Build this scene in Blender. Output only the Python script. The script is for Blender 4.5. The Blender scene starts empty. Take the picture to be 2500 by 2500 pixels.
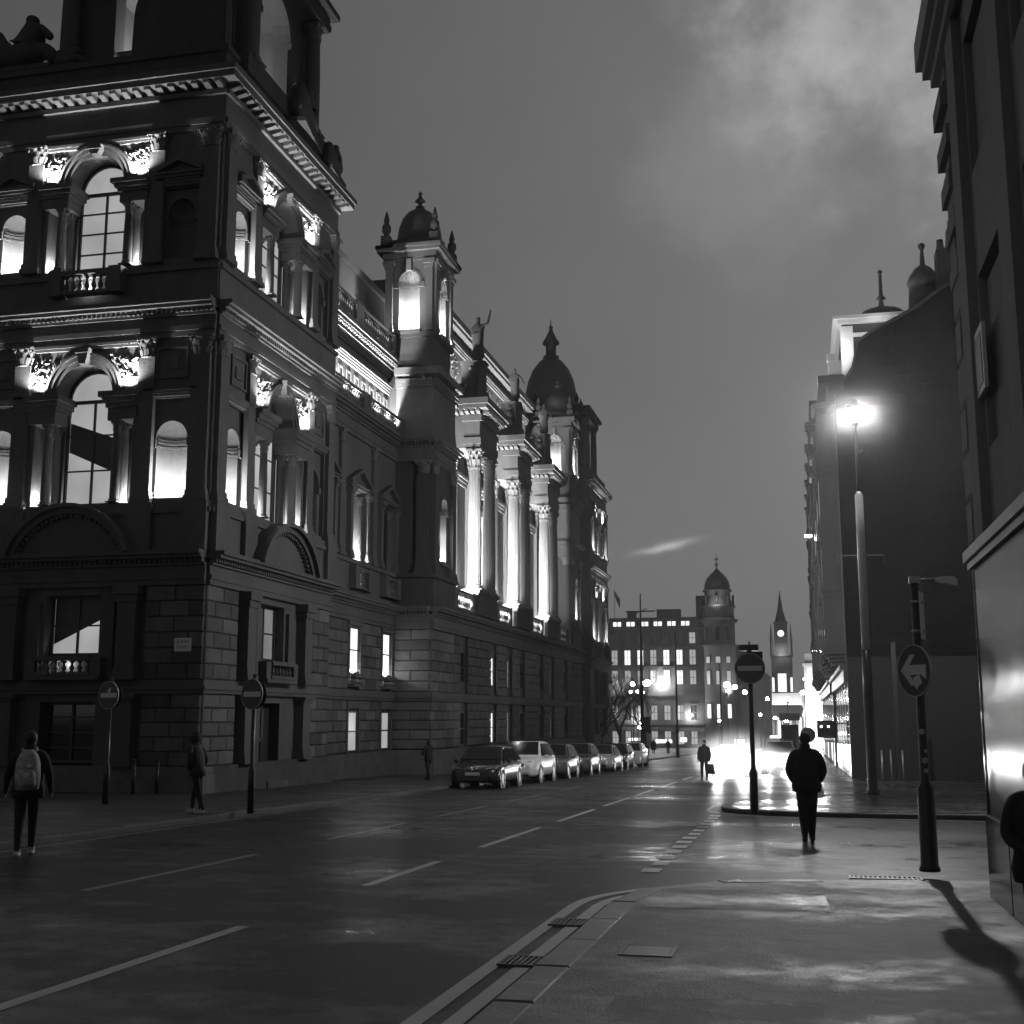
import bpy, bmesh, math, random
from mathutils import Vector, Matrix
from math import sin, cos, pi, radians, atan, atan2, hypot, sqrt
random.seed(7)
sc = bpy.context.scene
COL = sc.collection

# ------------------------------------------------------------------ camera
YAW = atan(710 / hypot(3000, 500)); PITCH = atan(500 / 3000)
cd = bpy.data.cameras.new('camera'); cam = bpy.data.objects.new('camera', cd); COL.objects.link(cam)
cam.location = (0, 0, 1.75); cam.rotation_euler = (pi / 2 + PITCH, 0, YAW)
cd.sensor_width = 36; cd.lens = 43.2; cd.clip_end = 5000; cd.clip_start = .05
sc.camera = cam

# ------------------------------------------------------------------ exposure
sc.view_settings.view_transform = 'Standard'; sc.view_settings.look = 'None'
sc.view_settings.exposure = 0; sc.view_settings.gamma = 1; sc.view_settings.use_curve_mapping = False
sc.render.engine = 'CYCLES'
sc.cycles.use_denoising = True
sc.cycles.max_bounces = 5; sc.cycles.diffuse_bounces = 3; sc.cycles.glossy_bounces = 3
sc.cycles.volume_bounces = 0; sc.cycles.sample_clamp_indirect = 4
sc.cycles.caustics_reflective = False; sc.cycles.caustics_refractive = False

# ------------------------------------------------------------------ world: night sky glow over the city
wd = bpy.data.worlds.new('World'); sc.world = wd; wd.use_nodes = True
def nodes_clear(nt):
    for n in list(nt.nodes): nt.nodes.remove(n)
nt = wd.node_tree; nodes_clear(nt)
def N_(nt, t, **kw):
    n = nt.nodes.new(t)
    for k, v in kw.items():
        if k in n.inputs.keys() if hasattr(n.inputs, 'keys') else False: n.inputs[k].default_value = v
        else: setattr(n, k, v)
    return n
def math_n(nt, op, a, b=None, c=None, clamp=False):
    n = nt.nodes.new('ShaderNodeMath'); n.operation = op; n.use_clamp = clamp
    for i, x in enumerate((a, b, c)):
        if x is None: continue
        if isinstance(x, (int, float)): n.inputs[i].default_value = x
        else: nt.links.new(x, n.inputs[i])
    return n.outputs[0]
tc = nt.nodes.new('ShaderNodeTexCoord')
def vdot(vec):
    n = nt.nodes.new('ShaderNodeVectorMath'); n.operation = 'DOT_PRODUCT'
    nt.links.new(tc.outputs['Generated'], n.inputs[0]); n.inputs[1].default_value = vec
    return n.outputs['Value']
def unit(v):
    l = sqrt(sum(a * a for a in v)); return tuple(a / l for a in v)
sky = nt.nodes.new('ShaderNodeTexSky'); sky.sky_type = 'NISHITA'; sky.sun_disc = False
sky.sun_elevation = radians(1.0); sky.sun_rotation = radians(200)
bw = nt.nodes.new('ShaderNodeRGBToBW'); nt.links.new(sky.outputs[0], bw.inputs[0])
base = math_n(nt, 'MULTIPLY', bw.outputs[0], 0.05)            # dusk sky, drained of colour
SKY_GLOW = 0.050
def noise(nt, vec, scale, detail=4, rough=.55):
    n = nt.nodes.new('ShaderNodeTexNoise'); n.inputs['Scale'].default_value = scale
    n.inputs['Detail'].default_value = detail; n.inputs['Roughness'].default_value = rough
    if vec is not None: nt.links.new(vec, n.inputs['Vector'])
    return n.outputs['Fac']
cl = noise(nt, tc.outputs['Generated'], 3.2, 5)
east = vdot(unit((0.25, .86, .45)))                            # glow of the lit town under low cloud
g = math_n(nt, 'POWER', math_n(nt, 'MAXIMUM', east, 0.0), 5.0)
g = math_n(nt, 'MULTIPLY_ADD', g, 0.085, SKY_GLOW)
g = math_n(nt, 'MULTIPLY', g, math_n(nt, 'MULTIPLY_ADD', cl, .5, .75))
# bright low cloud, ragged edges, thinning into a lower lobe
cn = noise(nt, tc.outputs['Generated'], 8.0, 8, .6)
def lobe(d, lo, hi, amp, gain):
    cc = math_n(nt, 'ADD', vdot(unit(d)), math_n(nt, 'MULTIPLY_ADD', cn, amp, -amp / 2))
    mr = nt.nodes.new('ShaderNodeMapRange'); mr.interpolation_type = 'SMOOTHERSTEP'
    mr.inputs['From Min'].default_value = lo; mr.inputs['From Max'].default_value = hi; mr.inputs['To Min'].default_value = 0; mr.inputs['To Max'].default_value = gain
    nt.links.new(cc, mr.inputs['Value']); return mr.outputs[0]
tot = math_n(nt, 'ADD', base, g)
tot = math_n(nt, 'ADD', tot, lobe((.090, .857, .508), .984, 1.008, .044, .25))
tot = math_n(nt, 'ADD', tot, lobe((-.022, .902, .430), .9935, 1.0015, .012, .07))
# one torn strip of lit cloud low in the west
sd = unit((-.1027, .9854, .1357)); su = unit((0.955, .16, -.165 + .33))
a = vdot(sd)
sv = Vector(sd).cross(Vector((0, 0, 1))).normalized(); sw = Vector(sd).cross(sv).normalized() * -1
long_ax = (sv * cos(radians(12)) + sw * sin(radians(12))).normalized(); short_ax = (sw * cos(radians(12)) - sv * sin(radians(12))).normalized()
la = math_n(nt, 'ADD', vdot(tuple(long_ax)), 0); sa = math_n(nt, 'ADD', vdot(tuple(short_ax)), math_n(nt, 'MULTIPLY_ADD', noise(nt, tc.outputs['Generated'], 40, 2), .008, -.004))
e = math_n(nt, 'ADD', math_n(nt, 'POWER', math_n(nt, 'ABSOLUTE', math_n(nt, 'DIVIDE', la, .020)), 2.0), math_n(nt, 'POWER', math_n(nt, 'ABSOLUTE', math_n(nt, 'DIVIDE', sa, .0028)), 2.0))
gauss = math_n(nt, 'POWER', 2.718, math_n(nt, 'MULTIPLY', e, -1.0))
gauss = math_n(nt, 'MULTIPLY', gauss, math_n(nt, 'GREATER_THAN', a, 0))
tot = math_n(nt, 'ADD', tot, math_n(nt, 'MULTIPLY', gauss, .30))
bg = nt.nodes.new('ShaderNodeBackground'); out = nt.nodes.new('ShaderNodeOutputWorld')
bg.inputs['Strength'].default_value = 1.0
nt.links.new(tot, bg.inputs['Color']); nt.links.new(bg.outputs[0], out.inputs['Surface'])

# ------------------------------------------------------------------ materials (all grey: the photograph is black and white)
MATS = {}
def mat(name, val, rough=.7, var=.0, vscale=4, bump=0., bscale=20, metal=0., spec=.5, emit=0., evar=0., coat=0., coords='Object', streak=False):
    m = bpy.data.materials.new(name); m.use_nodes = True; t = m.node_tree; b = t.nodes['Principled BSDF']
    b.inputs['Roughness'].default_value = rough; b.inputs['Metallic'].default_value = metal
    b.inputs['Specular IOR Level'].default_value = spec; b.inputs['Coat Weight'].default_value = coat
    b.inputs['Base Color'].default_value = (val, val, val, 1)
    tcn = t.nodes.new('ShaderNodeTexCoord'); geo = t.nodes.new('ShaderNodeNewGeometry')
    vec = geo.outputs['Position'] if coords == 'World' else tcn.outputs['Object']
    if var:
        v2 = vec
        if streak:
            mp = t.nodes.new('ShaderNodeMapping'); mp.inputs['Scale'].default_value = (1, 1, .25)
            t.links.new(vec, mp.inputs[0]); v2 = mp.outputs[0]
        f1 = noise(t, v2, vscale, 6, .65)
        f2 = noise(t, vec, vscale * 9, 3, .6)
        f = math_n(t, 'MULTIPLY_ADD', f1, 1.4, math_n(t, 'MULTIPLY', f2, .6))
        k = math_n(t, 'MULTIPLY', math_n(t, 'MULTIPLY_ADD', math_n(t, 'SUBTRACT', f, 1.0), var * 2, 1.0), val)
        k = math_n(t, 'MAXIMUM', k, .003)
        t.links.new(k, b.inputs['Base Color'])
    if bump:
        bn = t.nodes.new('ShaderNodeBump'); bn.inputs['Strength'].default_value = bump; bn.inputs['Distance'].default_value = .02
        t.links.new(noise(t, vec, bscale, 4, .6), bn.inputs['Height']); t.links.new(bn.outputs[0], b.inputs['Normal'])
    if emit:
        b.inputs['Emission Color'].default_value = (1, 1, 1, 1); b.inputs['Emission Strength'].default_value = emit
        if evar:
            f = noise(t, vec, .9, 2, .5)
            e_ = math_n(t, 'MULTIPLY', math_n(t, 'MULTIPLY_ADD', math_n(t, 'SUBTRACT', f, .5), evar * 2, 1.0), emit)
            t.links.new(math_n(t, 'MAXIMUM', e_, 0.0), b.inputs['Emission Strength'])
    MATS[name] = m; return m
STONE = mat('sandstone', .10, .85, .28, .9, .45, 14, spec=.12, coords='World', streak=True)
STONE2 = mat('sooty_sandstone', .06, .85, .30, 1.1, .4, 12, spec=.12, coords='World', streak=True)
CARVED = mat('carved_stone', .13, .85, .25, 3, .8, 18, spec=.12, coords='World')
BLOCK = mat('rusticated_stone', .11, .85, .42, 1.6, .6, 16, spec=.12, coords='World')
def per_block(m):
    # every block its own tone
    t = m.node_tree; b = t.nodes['Principled BSDF']; oi = t.nodes.new('ShaderNodeObjectInfo'); src = b.inputs['Base Color'].links[0].from_socket
    t.links.new(math_n(t, 'MULTIPLY', src, math_n(t, 'MULTIPLY_ADD', oi.outputs['Random'], .6, .68)), b.inputs['Base Color'])
per_block(BLOCK)
ROOF = mat('slate_roof', .06, .6, .25, 3, .3, 8, coords='World')
LEAD = mat('lead_dome', .055, .5, .2, 2, .2, 8)
FRAME = mat('window_frame_paint', .03, .5)
WHITEFRAME = mat('white_frame_paint', .6, .5)
GLASS = mat('dark_glass', .015, .06, spec=.8)
GLASSLIT = mat('lit_window_bright', .4, .3, emit=1.15, evar=.25)
GLASSMID = mat('lit_window_mid', .3, .2, emit=.34, evar=.35)
GLASSDIM = mat('lit_window_dim', .2, .2, emit=.13, evar=.5)
SHOP = mat('lit_shopfront', .4, .3, emit=1.6, evar=.5)
BLACK = mat('black_paint', .02, .35, .2, 8)
IRON = mat('black_iron', .018, .45, .2, 10, .1, 40)
STEEL = mat('galvanised_steel', .35, .35, .15, 10, metal=.7)
POLEGREY = mat('grey_pole_paint', .6, .4, .12, 6)
WHITE = mat('white_sign_face', .62, .4, .08, 5)
REDGREY = mat('sign_red_as_grey', .07, .4, .1, 6)
BLUEGREY = mat('sign_blue_as_grey', .05, .4, .1, 6)
RIM = mat('sign_rim', .45, .5)
CONC = mat('concrete', .017, .8, .2, 2, .3, 20, coords='World')
LAMP = mat('lamp_glow', .5, .5, emit=4400)
GLOBE = mat('globe_lamp_glow', .5, .5, emit=170)
HEAD = mat('headlamp_glow', .5, .5, emit=350)
TAIL = mat('small_lamp_glow', .5, .5, emit=9)
CLOCKLIT = mat('lit_clock_dial', .6, .5, emit=1.5)
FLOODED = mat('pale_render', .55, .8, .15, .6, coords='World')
BARK = mat('wet_bark', .05, .8, .2, 8, .3, 20)
SKIN = mat('skin', .2, .5); HAIR = mat('dark_hair', .02, .6)
CLOTH = mat('black_cloth', .016, .85, .3, 9, .9, 9); CLOTH2 = mat('charcoal_cloth', .035, .85, .2, 20, .3, 60)
DENIM = mat('dark_denim', .03, .85, .2, 30, .2, 80); SHOE = mat('pale_trainer', .45, .6); SHOEDARK = mat('dark_shoe', .02, .5)
RUCK = mat('grey_rucksack', .34, .6, .6, 9, .5, 15); RUCKPATCH = mat('rucksack_patch', .6, .5)
TYRE = mat('tyre', .018, .8); ALLOY = mat('alloy_wheel', .4, .3, metal=.8)
CARBLACK = mat('black_car_paint', .02, .25, coat=.6); CARWHITE = mat('white_car_paint', .8, .3, coat=.6)
CARGREY = mat('grey_car_paint', .12, .28, metal=.3, coat=.6); CARSILVER = mat('silver_car_paint', .6, .28, metal=.2, coat=.6)
CARGLASS = mat('car_glass', .012, .05, spec=.8); LENS = mat('headlamp_lens', .5, .1, metal=.5)
PLATE = mat('number_plate', .5, .4); CHROME = mat('chrome', .6, .15, metal=1)
SHOPGLASS = mat('dull_shop_glass', .03, .2, .3, .8, spec=.06, coords='World')
GRANITE = mat('dark_granite', .06, .12, .3, 12, spec=.6)
FASCIA = mat('pale_fascia', .14, .5, .1, 3)
NRSTONE = mat('pale_ashlar', .20, .8, .3, .8, .3, 10, spec=.1, coords='World', streak=True)
HOARD = mat('painted_render', .013, .85, .65, .5, .3, 10, spec=.08, coords='World')

def wet(name, val, r0, r1, var, bump, bscale, pscale, puddle=.5, spec=.5, bd=.012):
    """wet ground: patches of film water (smooth) among rougher stone, fine grain"""
    m = bpy.data.materials.new(name); m.use_nodes = True; t = m.node_tree; b = t.nodes['Principled BSDF']
    b.inputs['Specular IOR Level'].default_value = spec
    geo = t.nodes.new('ShaderNodeNewGeometry'); vec = geo.outputs['Position']
    mp = t.nodes.new('ShaderNodeMapping'); mp.inputs['Scale'].default_value = (.55, 1.0, 1); t.links.new(vec, mp.inputs[0])
    big = noise(t, mp.outputs[0], pscale, 5, .6); mid = noise(t, vec, pscale * 7, 4, .6); fine = noise(t, vec, bscale, 3, .7)
    ramp = t.nodes.new('ShaderNodeMapRange'); ramp.inputs['From Min'].default_value = puddle - .10; ramp.inputs['From Max'].default_value = puddle + .10
    t.links.new(math_n(t, 'MULTIPLY_ADD', mid, .3, math_n(t, 'MULTIPLY', big, .7)), ramp.inputs['Value'])
    w = ramp.outputs[0]
    t.links.new(math_n(t, 'ADD', math_n(t, 'MULTIPLY_ADD', w, r0 - r1, r1), math_n(t, 'MULTIPLY_ADD', fine, .5, -.25)), b.inputs['Roughness'])
    c = math_n(t, 'MULTIPLY', math_n(t, 'MULTIPLY_ADD', math_n(t, 'SUBTRACT', math_n(t, 'MULTIPLY_ADD', fine, .6, math_n(t, 'MULTIPLY', mid, .4)), .5), var * 2, 1.0), val)
    c = math_n(t, 'MULTIPLY', c, math_n(t, 'MULTIPLY_ADD', w, -.35, 1.0))
    t.links.new(math_n(t, 'MAXIMUM', c, .003), b.inputs['Base Color'])
    bn = t.nodes.new('ShaderNodeBump'); bn.inputs['Distance'].default_value = bd
    t.links.new(math_n(t, 'MULTIPLY_ADD', w, -bump * .8, bump), bn.inputs['Strength'])
    t.links.new(math_n(t, 'ADD', fine, math_n(t, 'MULTIPLY', mid, 1.5)), bn.inputs['Height']); t.links.new(bn.outputs[0], b.inputs['Normal'])
    MATS[name] = m; return m
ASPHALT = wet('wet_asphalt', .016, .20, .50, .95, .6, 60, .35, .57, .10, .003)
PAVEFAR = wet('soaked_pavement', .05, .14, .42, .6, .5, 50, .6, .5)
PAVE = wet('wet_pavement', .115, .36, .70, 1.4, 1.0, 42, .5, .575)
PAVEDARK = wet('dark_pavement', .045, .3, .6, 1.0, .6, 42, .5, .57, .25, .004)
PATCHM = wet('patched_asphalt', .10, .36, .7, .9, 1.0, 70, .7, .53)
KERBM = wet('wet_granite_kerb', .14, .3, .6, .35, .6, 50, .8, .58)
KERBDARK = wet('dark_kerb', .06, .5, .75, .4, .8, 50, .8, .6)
PAINT = wet('worn_road_paint', .42, .3, .6, .5, .4, 60, 1.2, .6)
PAINTDIM = wet('faded_road_paint', .2, .3, .55, .7, .5, 50, 1.2, .6)
EARTH = mat('dark_ground', .05, .8, .3, 1, .3, 5, coords='World')
# ------------------------------------------------------------------ helpers
SL = -0.0175
def gz(y): return SL * max(-60, min(240, y))
class FR:
    """a wall frame: u along the wall, d outwards, z up"""
    def __init__(s, ox, oy, ux, uy, nx, ny): s.o = (ox, oy); s.u = (ux, uy); s.n = (nx, ny)
    def P(s, u, d, z): return (s.o[0] + u * s.u[0] + d * s.n[0], s.o[1] + u * s.u[1] + d * s.n[1], z)
WORLD = FR(0, 0, 1, 0, 0, 1)
class MB:
    def __init__(s): s.v = []; s.f = []; s.m = []; s.mi = 0; s.sm = []; s.smooth = False
    def face(s, idx): s.f.append(tuple(idx)); s.m.append(s.mi); s.sm.append(s.smooth)
    def box(s, fr, u0, u1, d0, d1, z0, z1):
        b = len(s.v)
        for z in (z0, z1):
            for (u, d) in ((u0, d0), (u1, d0), (u1, d1), (u0, d1)): s.v.append(fr.P(u, d, z))
        for q in ((0, 3, 2, 1), (4, 5, 6, 7), (0, 1, 5, 4), (1, 2, 6, 5), (2, 3, 7, 6), (3, 0, 4, 7)): s.face([b + i for i in q])
        return s
    def cham(s, fr, u0, u1, d0, d1, z0, z1, c=.03):
        """block whose outer face has chamfered edges"""
        b = len(s.v)
        R = [(d0, 0), (d1 - c, 0), (d1, c)]
        for (d, k) in R:
            for (u, z) in ((u0 + k, z0 + k), (u1 - k, z0 + k), (u1 - k, z1 - k), (u0 + k, z1 - k)): s.v.append(fr.P(u, d, z))
        for r in range(2):
            for i in range(4): s.face((b + r * 4 + i, b + r * 4 + (i + 1) % 4, b + r * 4 + 4 + (i + 1) % 4, b + r * 4 + 4 + i))
        s.face((b + 8, b + 9, b + 10, b + 11)); s.face((b + 3, b + 2, b + 1, b))
        return s
    def prism(s, fr, pts, d0, d1):
        b = len(s.v); n = len(pts)
        for d in (d0, d1):
            for (u, z) in pts: s.v.append(fr.P(u, d, z))
        s.face([b + i for i in range(n)][::-1]); s.face([b + n + i for i in range(n)])
        for i in range(n): s.face((b + i, b + (i + 1) % n, b + n + (i + 1) % n, b + n + i))
        return s
    def ring(s, fr, cu, cz, r0, r1, a0, a1, d0, d1, n=16):
        for i in range(n):
            t0 = a0 + (a1 - a0) * i / n; t1 = a0 + (a1 - a0) * (i + 1) / n
            s.prism(fr, [(cu + r0 * cos(t0), cz + r0 * sin(t0)), (cu + r1 * cos(t0), cz + r1 * sin(t0)), (cu + r1 * cos(t1), cz + r1 * sin(t1)), (cu + r0 * cos(t1), cz + r0 * sin(t1))], d0, d1)
        return s
    def lathe(s, c, prof, n=16, a0=0, a1=2 * pi, flute=0, cap=True):
        """profile of (r, z) about the vertical axis through c=(x,y)"""
        b = len(s.v); full = abs(a1 - a0 - 2 * pi) < 1e-6; k = n if full else n + 1
        for (r, z) in prof:
            for i in range(k):
                t = a0 + (a1 - a0) * i / n; rr = r * (1 - flute * (i % 2))
                s.v.append((c[0] + rr * cos(t), c[1] + rr * sin(t), z))
        old = s.smooth; s.smooth = not flute
        for j in range(len(prof) - 1):
            for i in range(n if full else n):
                i2 = (i + 1) % k
                if not full and i == k - 1: continue
                s.face((b + j * k + i, b + j * k + i2, b + (j + 1) * k + i2, b + (j + 1) * k + i))
        s.smooth = old
        if cap:
            if prof[0][0] > 1e-4: s.face([b + i for i in range(k)][::-1])
            if prof[-1][0] > 1e-4: s.face([b + (len(prof) - 1) * k + i for i in range(k)])
        return s
    def tube(s, pts, rad, n=8, cap=True):
        b = len(s.v); pts = [Vector(p) for p in pts]
        if not isinstance(rad, (list, tuple)): rad = [rad] * len(pts)
        prev = None
        for i, p in enumerate(pts):
            d = (pts[min(i + 1, len(pts) - 1)] - pts[max(i - 1, 0)]).normalized()
            x = d.cross(Vector((0, 0, 1)) if abs(d.z) < .95 else Vector((1, 0, 0))).normalized() if prev is None else (prev - d * prev.dot(d)).normalized()
            prev = x; y = d.cross(x)
            for k in range(n):
                t = 2 * pi * k / n; s.v.append(tuple(p + (x * cos(t) + y * sin(t)) * rad[i]))
        old = s.smooth; s.smooth = True
        for i in range(len(pts) - 1):
            for k in range(n): s.face((b + i * n + k, b + i * n + (k + 1) % n, b + (i + 1) * n + (k + 1) % n, b + (i + 1) * n + k))
        s.smooth = old
        if cap: s.face([b + k for k in range(n)][::-1]); s.face([b + (len(pts) - 1) * n + k for k in range(n)])
        return s
    def ball(s, c, r, n=10, m=6, sq=(1, 1, 1)):
        b = len(s.v)
        for j in range(m + 1):
            p = pi * j / m
            for i in range(n):
                t = 2 * pi * i / n
                s.v.append((c[0] + r * sq[0] * sin(p) * cos(t), c[1] + r * sq[1] * sin(p) * sin(t), c[2] - r * sq[2] * cos(p)))
        old = s.smooth; s.smooth = True
        for j in range(m):
            for i in range(n): s.face((b + j * n + i, b + j * n + (i + 1) % n, b + (j + 1) * n + (i + 1) % n, b + (j + 1) * n + i))
        s.smooth = old
        return s
    def poly(s, pts): b = len(s.v); s.v += [tuple(p) for p in pts]; s.face(range(b, b + len(pts))); return s
    def mesh(s, name, mats):
        me = bpy.data.meshes.new(name); me.from_pydata(s.v, [], s.f)
        for m in (mats if isinstance(mats, (list, tuple)) else [mats]): me.materials.append(m)
        me.polygons.foreach_set('material_index', s.m); me.polygons.foreach_set('use_smooth', s.sm); me.update()
        return me
    def build(s, name, mats, parent=None, kind=None, rel=None):
        return link(name, s.mesh(name, mats), parent, kind)
def link(name, me, parent=None, kind=None, loc=None, rotz=0, scale=None):
    o = bpy.data.objects.new(name, me); COL.objects.link(o)
    if parent is not None: o.parent = parent
    if kind: o['kind'] = kind
    if loc: o.location = loc
    if rotz: o.rotation_euler = (0, 0, rotz)
    if scale: o.scale = scale
    return o
def kids(o): return [c for c in bpy.data.objects if c.parent == o]
def tag(o, label=None, cat=None, group=None, kind=None):
    if label: o['label'] = label
    if cat: o['category'] = cat
    if group: o['group'] = group
    if kind: o['kind'] = kind
    return o
def empty(name, loc=(0, 0, 0), rotz=0, label=None, cat=None, group=None):
    o = bpy.data.objects.new(name, None); COL.objects.link(o); o.location = loc; o.rotation_euler = (0, 0, rotz)
    o.empty_display_size = .2
    return tag(o, label, cat, group)
CH = {}
def copy_tree(o, parent=None, label=None, loc=None, rotz=None):
    c = o.copy(); COL.objects.link(c)
    if parent is not None: c.parent = parent
    if label: c['label'] = label
    if loc: c.location = loc
    if rotz is not None: c.rotation_euler = (0, 0, rotz)
    for ch in o.children: copy_tree(ch, c)
    return c
def lamp(name, kind, loc, power, size=.05, parent=None, rot=None, angle=None, blend=1.0):
    ld = bpy.data.lights.new(name, kind); ld.energy = power
    if kind in ('POINT', 'SPOT'): ld.shadow_soft_size = size
    if kind == 'SPOT': ld.spot_size = angle or radians(120); ld.spot_blend = blend
    o = bpy.data.objects.new(name, ld); COL.objects.link(o); o.location = loc
    if rot: o.rotation_euler = rot
    if parent is not None: o.parent = parent
    return o
def aim(o, target):
    d = Vector(target) - Vector(o.location); o.rotation_euler = d.to_track_quat('-Z', 'Y').to_euler()

# ------------------------------------------------------------------ ground, road, pavements
def sheet(name, pts, h, m, parent=None, kind='structure'):
    b = MB(); b.poly([(x, y, gz(y) + h) for x, y in pts]); return b.build(name, m, parent, kind)
def arc(cx, cy, r, a0, a1, n=10): return [(cx + r * cos(radians(a0 + (a1 - a0) * i / n)), cy + r * sin(radians(a0 + (a1 - a0) * i / n))) for i in range(n + 1)]
gb = MB()
for (y0, y1) in ((-400, -60), (-60, 240), (240, 900)):
    for (x0, x1) in ((-500, 0), (0, 500)):
        gb.poly([(x0, y0, gz(y0) - .02), (x1, y0, gz(y0) - .02), (x1, y1, gz(y1) - .02), (x0, y1, gz(y1) - .02)])
gb.build('ground', EARTH, None, 'structure')
sheet('road', [(-12.3, -60), (-1.9, -60), (-1.9, 33.5), (1.0, 33.5), (1.0, 240), (-12.3, 240)], 0, ASPHALT)
road = bpy.data.objects['road']
sheet('side_road', [(-1.9, 13.0), (60, 13.0), (60, 33.5), (-1.9, 33.5)], 0, ASPHALT)
sq = MB(); sq.poly([(-60, 110, gz(110) + .004), (-12.3, 110, gz(110) + .004), (-12.3, 240, gz(240) + .004), (-60, 240, gz(240) + .004)])
sq.poly([(-60, 240, gz(240)), (40, 240, gz(240)), (40, 600, gz(240)), (-60, 600, gz(240))]); sq.build('square', PAVE, None, 'structure')
KH = .11
def kerbline_near():  # outer edge of the near right kerb
    p = [(-2.0, -12), (-2.0, 13.4)] + arc(.2, 13.4, 2.2, 180, 96, 9)[1:] + [(2.0, 16.05), (8.0, 16.9), (40, 20)]
    return p
def kerbline_far():
    return [(40, 29.2), (6, 29.5), (.3, 29.75)] + arc(.1, 31.95, 2.2, 272, 180, 9) + [(-2.1, 33.8), (-1.8, 34.9), (-1.0, 35.7), (-.2, 36.3), (.2, 37.2), (.3, 38.5), (.3, 238)]
kn = kerbline_near(); kf = kerbline_far()
def offset(pts, d):  # to the left of the walking direction for d>0
    o = []
    for i, p in enumerate(pts):
        a = pts[max(i - 1, 0)]; b = pts[min(i + 1, len(pts) - 1)]
        l = hypot(b[0] - a[0], b[1] - a[1]); nx, ny = -(b[1] - a[1]) / l, (b[0] - a[0]) / l
        o.append((p[0] + nx * d, p[1] + ny * d))
    return o
sheet('pavement_near', offset(kn, -.28) + [(40, -12)], KH, PAVE)
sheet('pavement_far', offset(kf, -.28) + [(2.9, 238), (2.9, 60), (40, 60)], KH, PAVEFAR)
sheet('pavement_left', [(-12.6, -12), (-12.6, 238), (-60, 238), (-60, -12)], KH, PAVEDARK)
def kerb(name, pts, side, seg, w, m=None):
    m = m or KERBM
    root = empty(name, kind := (0, 0, 0)); root['kind'] = 'structure'
    # resample
    P = [Vector((x, y, 0)) for x, y in pts]; L = [0]
    for i in range(1, len(P)): L.append(L[-1] + (P[i] - P[i - 1]).length)
    def at(t):
        t = max(0, min(L[-1], t))
        for i in range(1, len(P)):
            if t <= L[i]: return P[i - 1].lerp(P[i], (t - L[i - 1]) / (L[i] - L[i - 1]))
        return P[-1]
    t = 0; rest = MB()
    while t < L[-1] - .2:
        a, b_ = at(t), at(min(t + seg, L[-1])); d = (b_ - a).normalized(); n = Vector((-d.y, d.x, 0)) * side
        ln = (b_ - a).length; fr = FR(a.x, a.y, d.x, d.y, n.x, n.y)
        far = a.y > 62
        mb = rest if far else MB(); j = random.uniform(-.006, .006)
        base = len(mb.v); mb.cham(fr, .006, ln - .006, 0, w, 0, 1, .0)
        # rebuild in height: top face chamfer
        mb.v = mb.v[:base]; del mb.f[-10:]; del mb.m[-10:]; del mb.sm[-10:]
        c = .02; ring = []
        for (k, hh) in ((0, -.14), (0, KH - c), (c, KH)):
            for (u, dd) in ((.006 + k, k), (ln - .006 - k, k), (ln - .006 - k, w - k), (.006 + k, w - k)):
                q = fr.P(u, dd, 0); mb.v.append((q[0], q[1], gz(q[1]) + hh + j))
        for r in range(2):
            for i in range(4): mb.face((base + r * 4 + i, base + r * 4 + (i + 1) % 4, base + r * 4 + 4 + (i + 1) % 4, base + r * 4 + 4 + i))
        mb.face((base + 8, base + 9, base + 10, base + 11))
        if not far: mb.build('kerb_stone', m, root)
        t += seg
    if rest.f: rest.build('kerb_stones', m, root, 'stuff')
    return root
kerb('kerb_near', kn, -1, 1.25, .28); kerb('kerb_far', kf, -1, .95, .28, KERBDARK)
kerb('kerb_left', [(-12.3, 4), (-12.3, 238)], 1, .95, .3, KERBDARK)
# painted markings, parts of the road
def dash(name, x0, x1, y0, y1, h, m, parent=road):
    b = MB(); b.poly([(x0, y0, gz(y0) + h), (x1, y0, gz(y0) + h), (x1, y1, gz(y1) + h), (x0, y1, gz(y1) + h)]); return b.build(name, m, parent)
for i, (y0, y1) in enumerate([(5.4, 11.15), (14.5, 17.6), (20.0, 24.75), (26.6, 31.4), (33.0, 37.8), (39.5, 44), (47, 52), (55, 60)]):
    dash('lane_dash', -5.26 - .0, -5.13, y0, y1, .004, PAINT)
for (y0, y1) in [(6, 9.6), (13.2, 17.9), (20.8, 25.2), (27.4, 32), (34.5, 39), (42, 46.5)]: dash('lane_dash', -8.22, -8.1, y0, y1, .004, PAINTDIM)
y = 16.9
while y < 29.3:
    dash('give_way_dash', -2.18 + random.uniform(-.03, .03), -1.94, y, y + .5, .008, PAINT, road); y += .95
def ribbon(name, pts, w, h, m, parent):
    b = MB(); a = offset(pts, w / 2); c = offset(pts, -w / 2)
    for i in range(len(pts) - 1):
        b.poly([(p[0], p[1], gz(p[1]) + h) for p in (a[i], a[i + 1], c[i + 1], c[i])])
    return b.build(name, m, parent)
kline = kn[:-1]
ribbon('edge_line', offset(kline, .44), .13, .006, PAINT, road); ribbon('edge_line', offset(kline, .19), .13, .006, PAINT, road)
ribbon('edge_line', offset(kf[1:-1] + [(.3, 60)], .3), .1, .006, PAINTDIM, road)
ribbon('edge_line', [(-12.05, 6), (-12.05, 40)], .1, .006, PAINTDIM, road)
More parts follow.
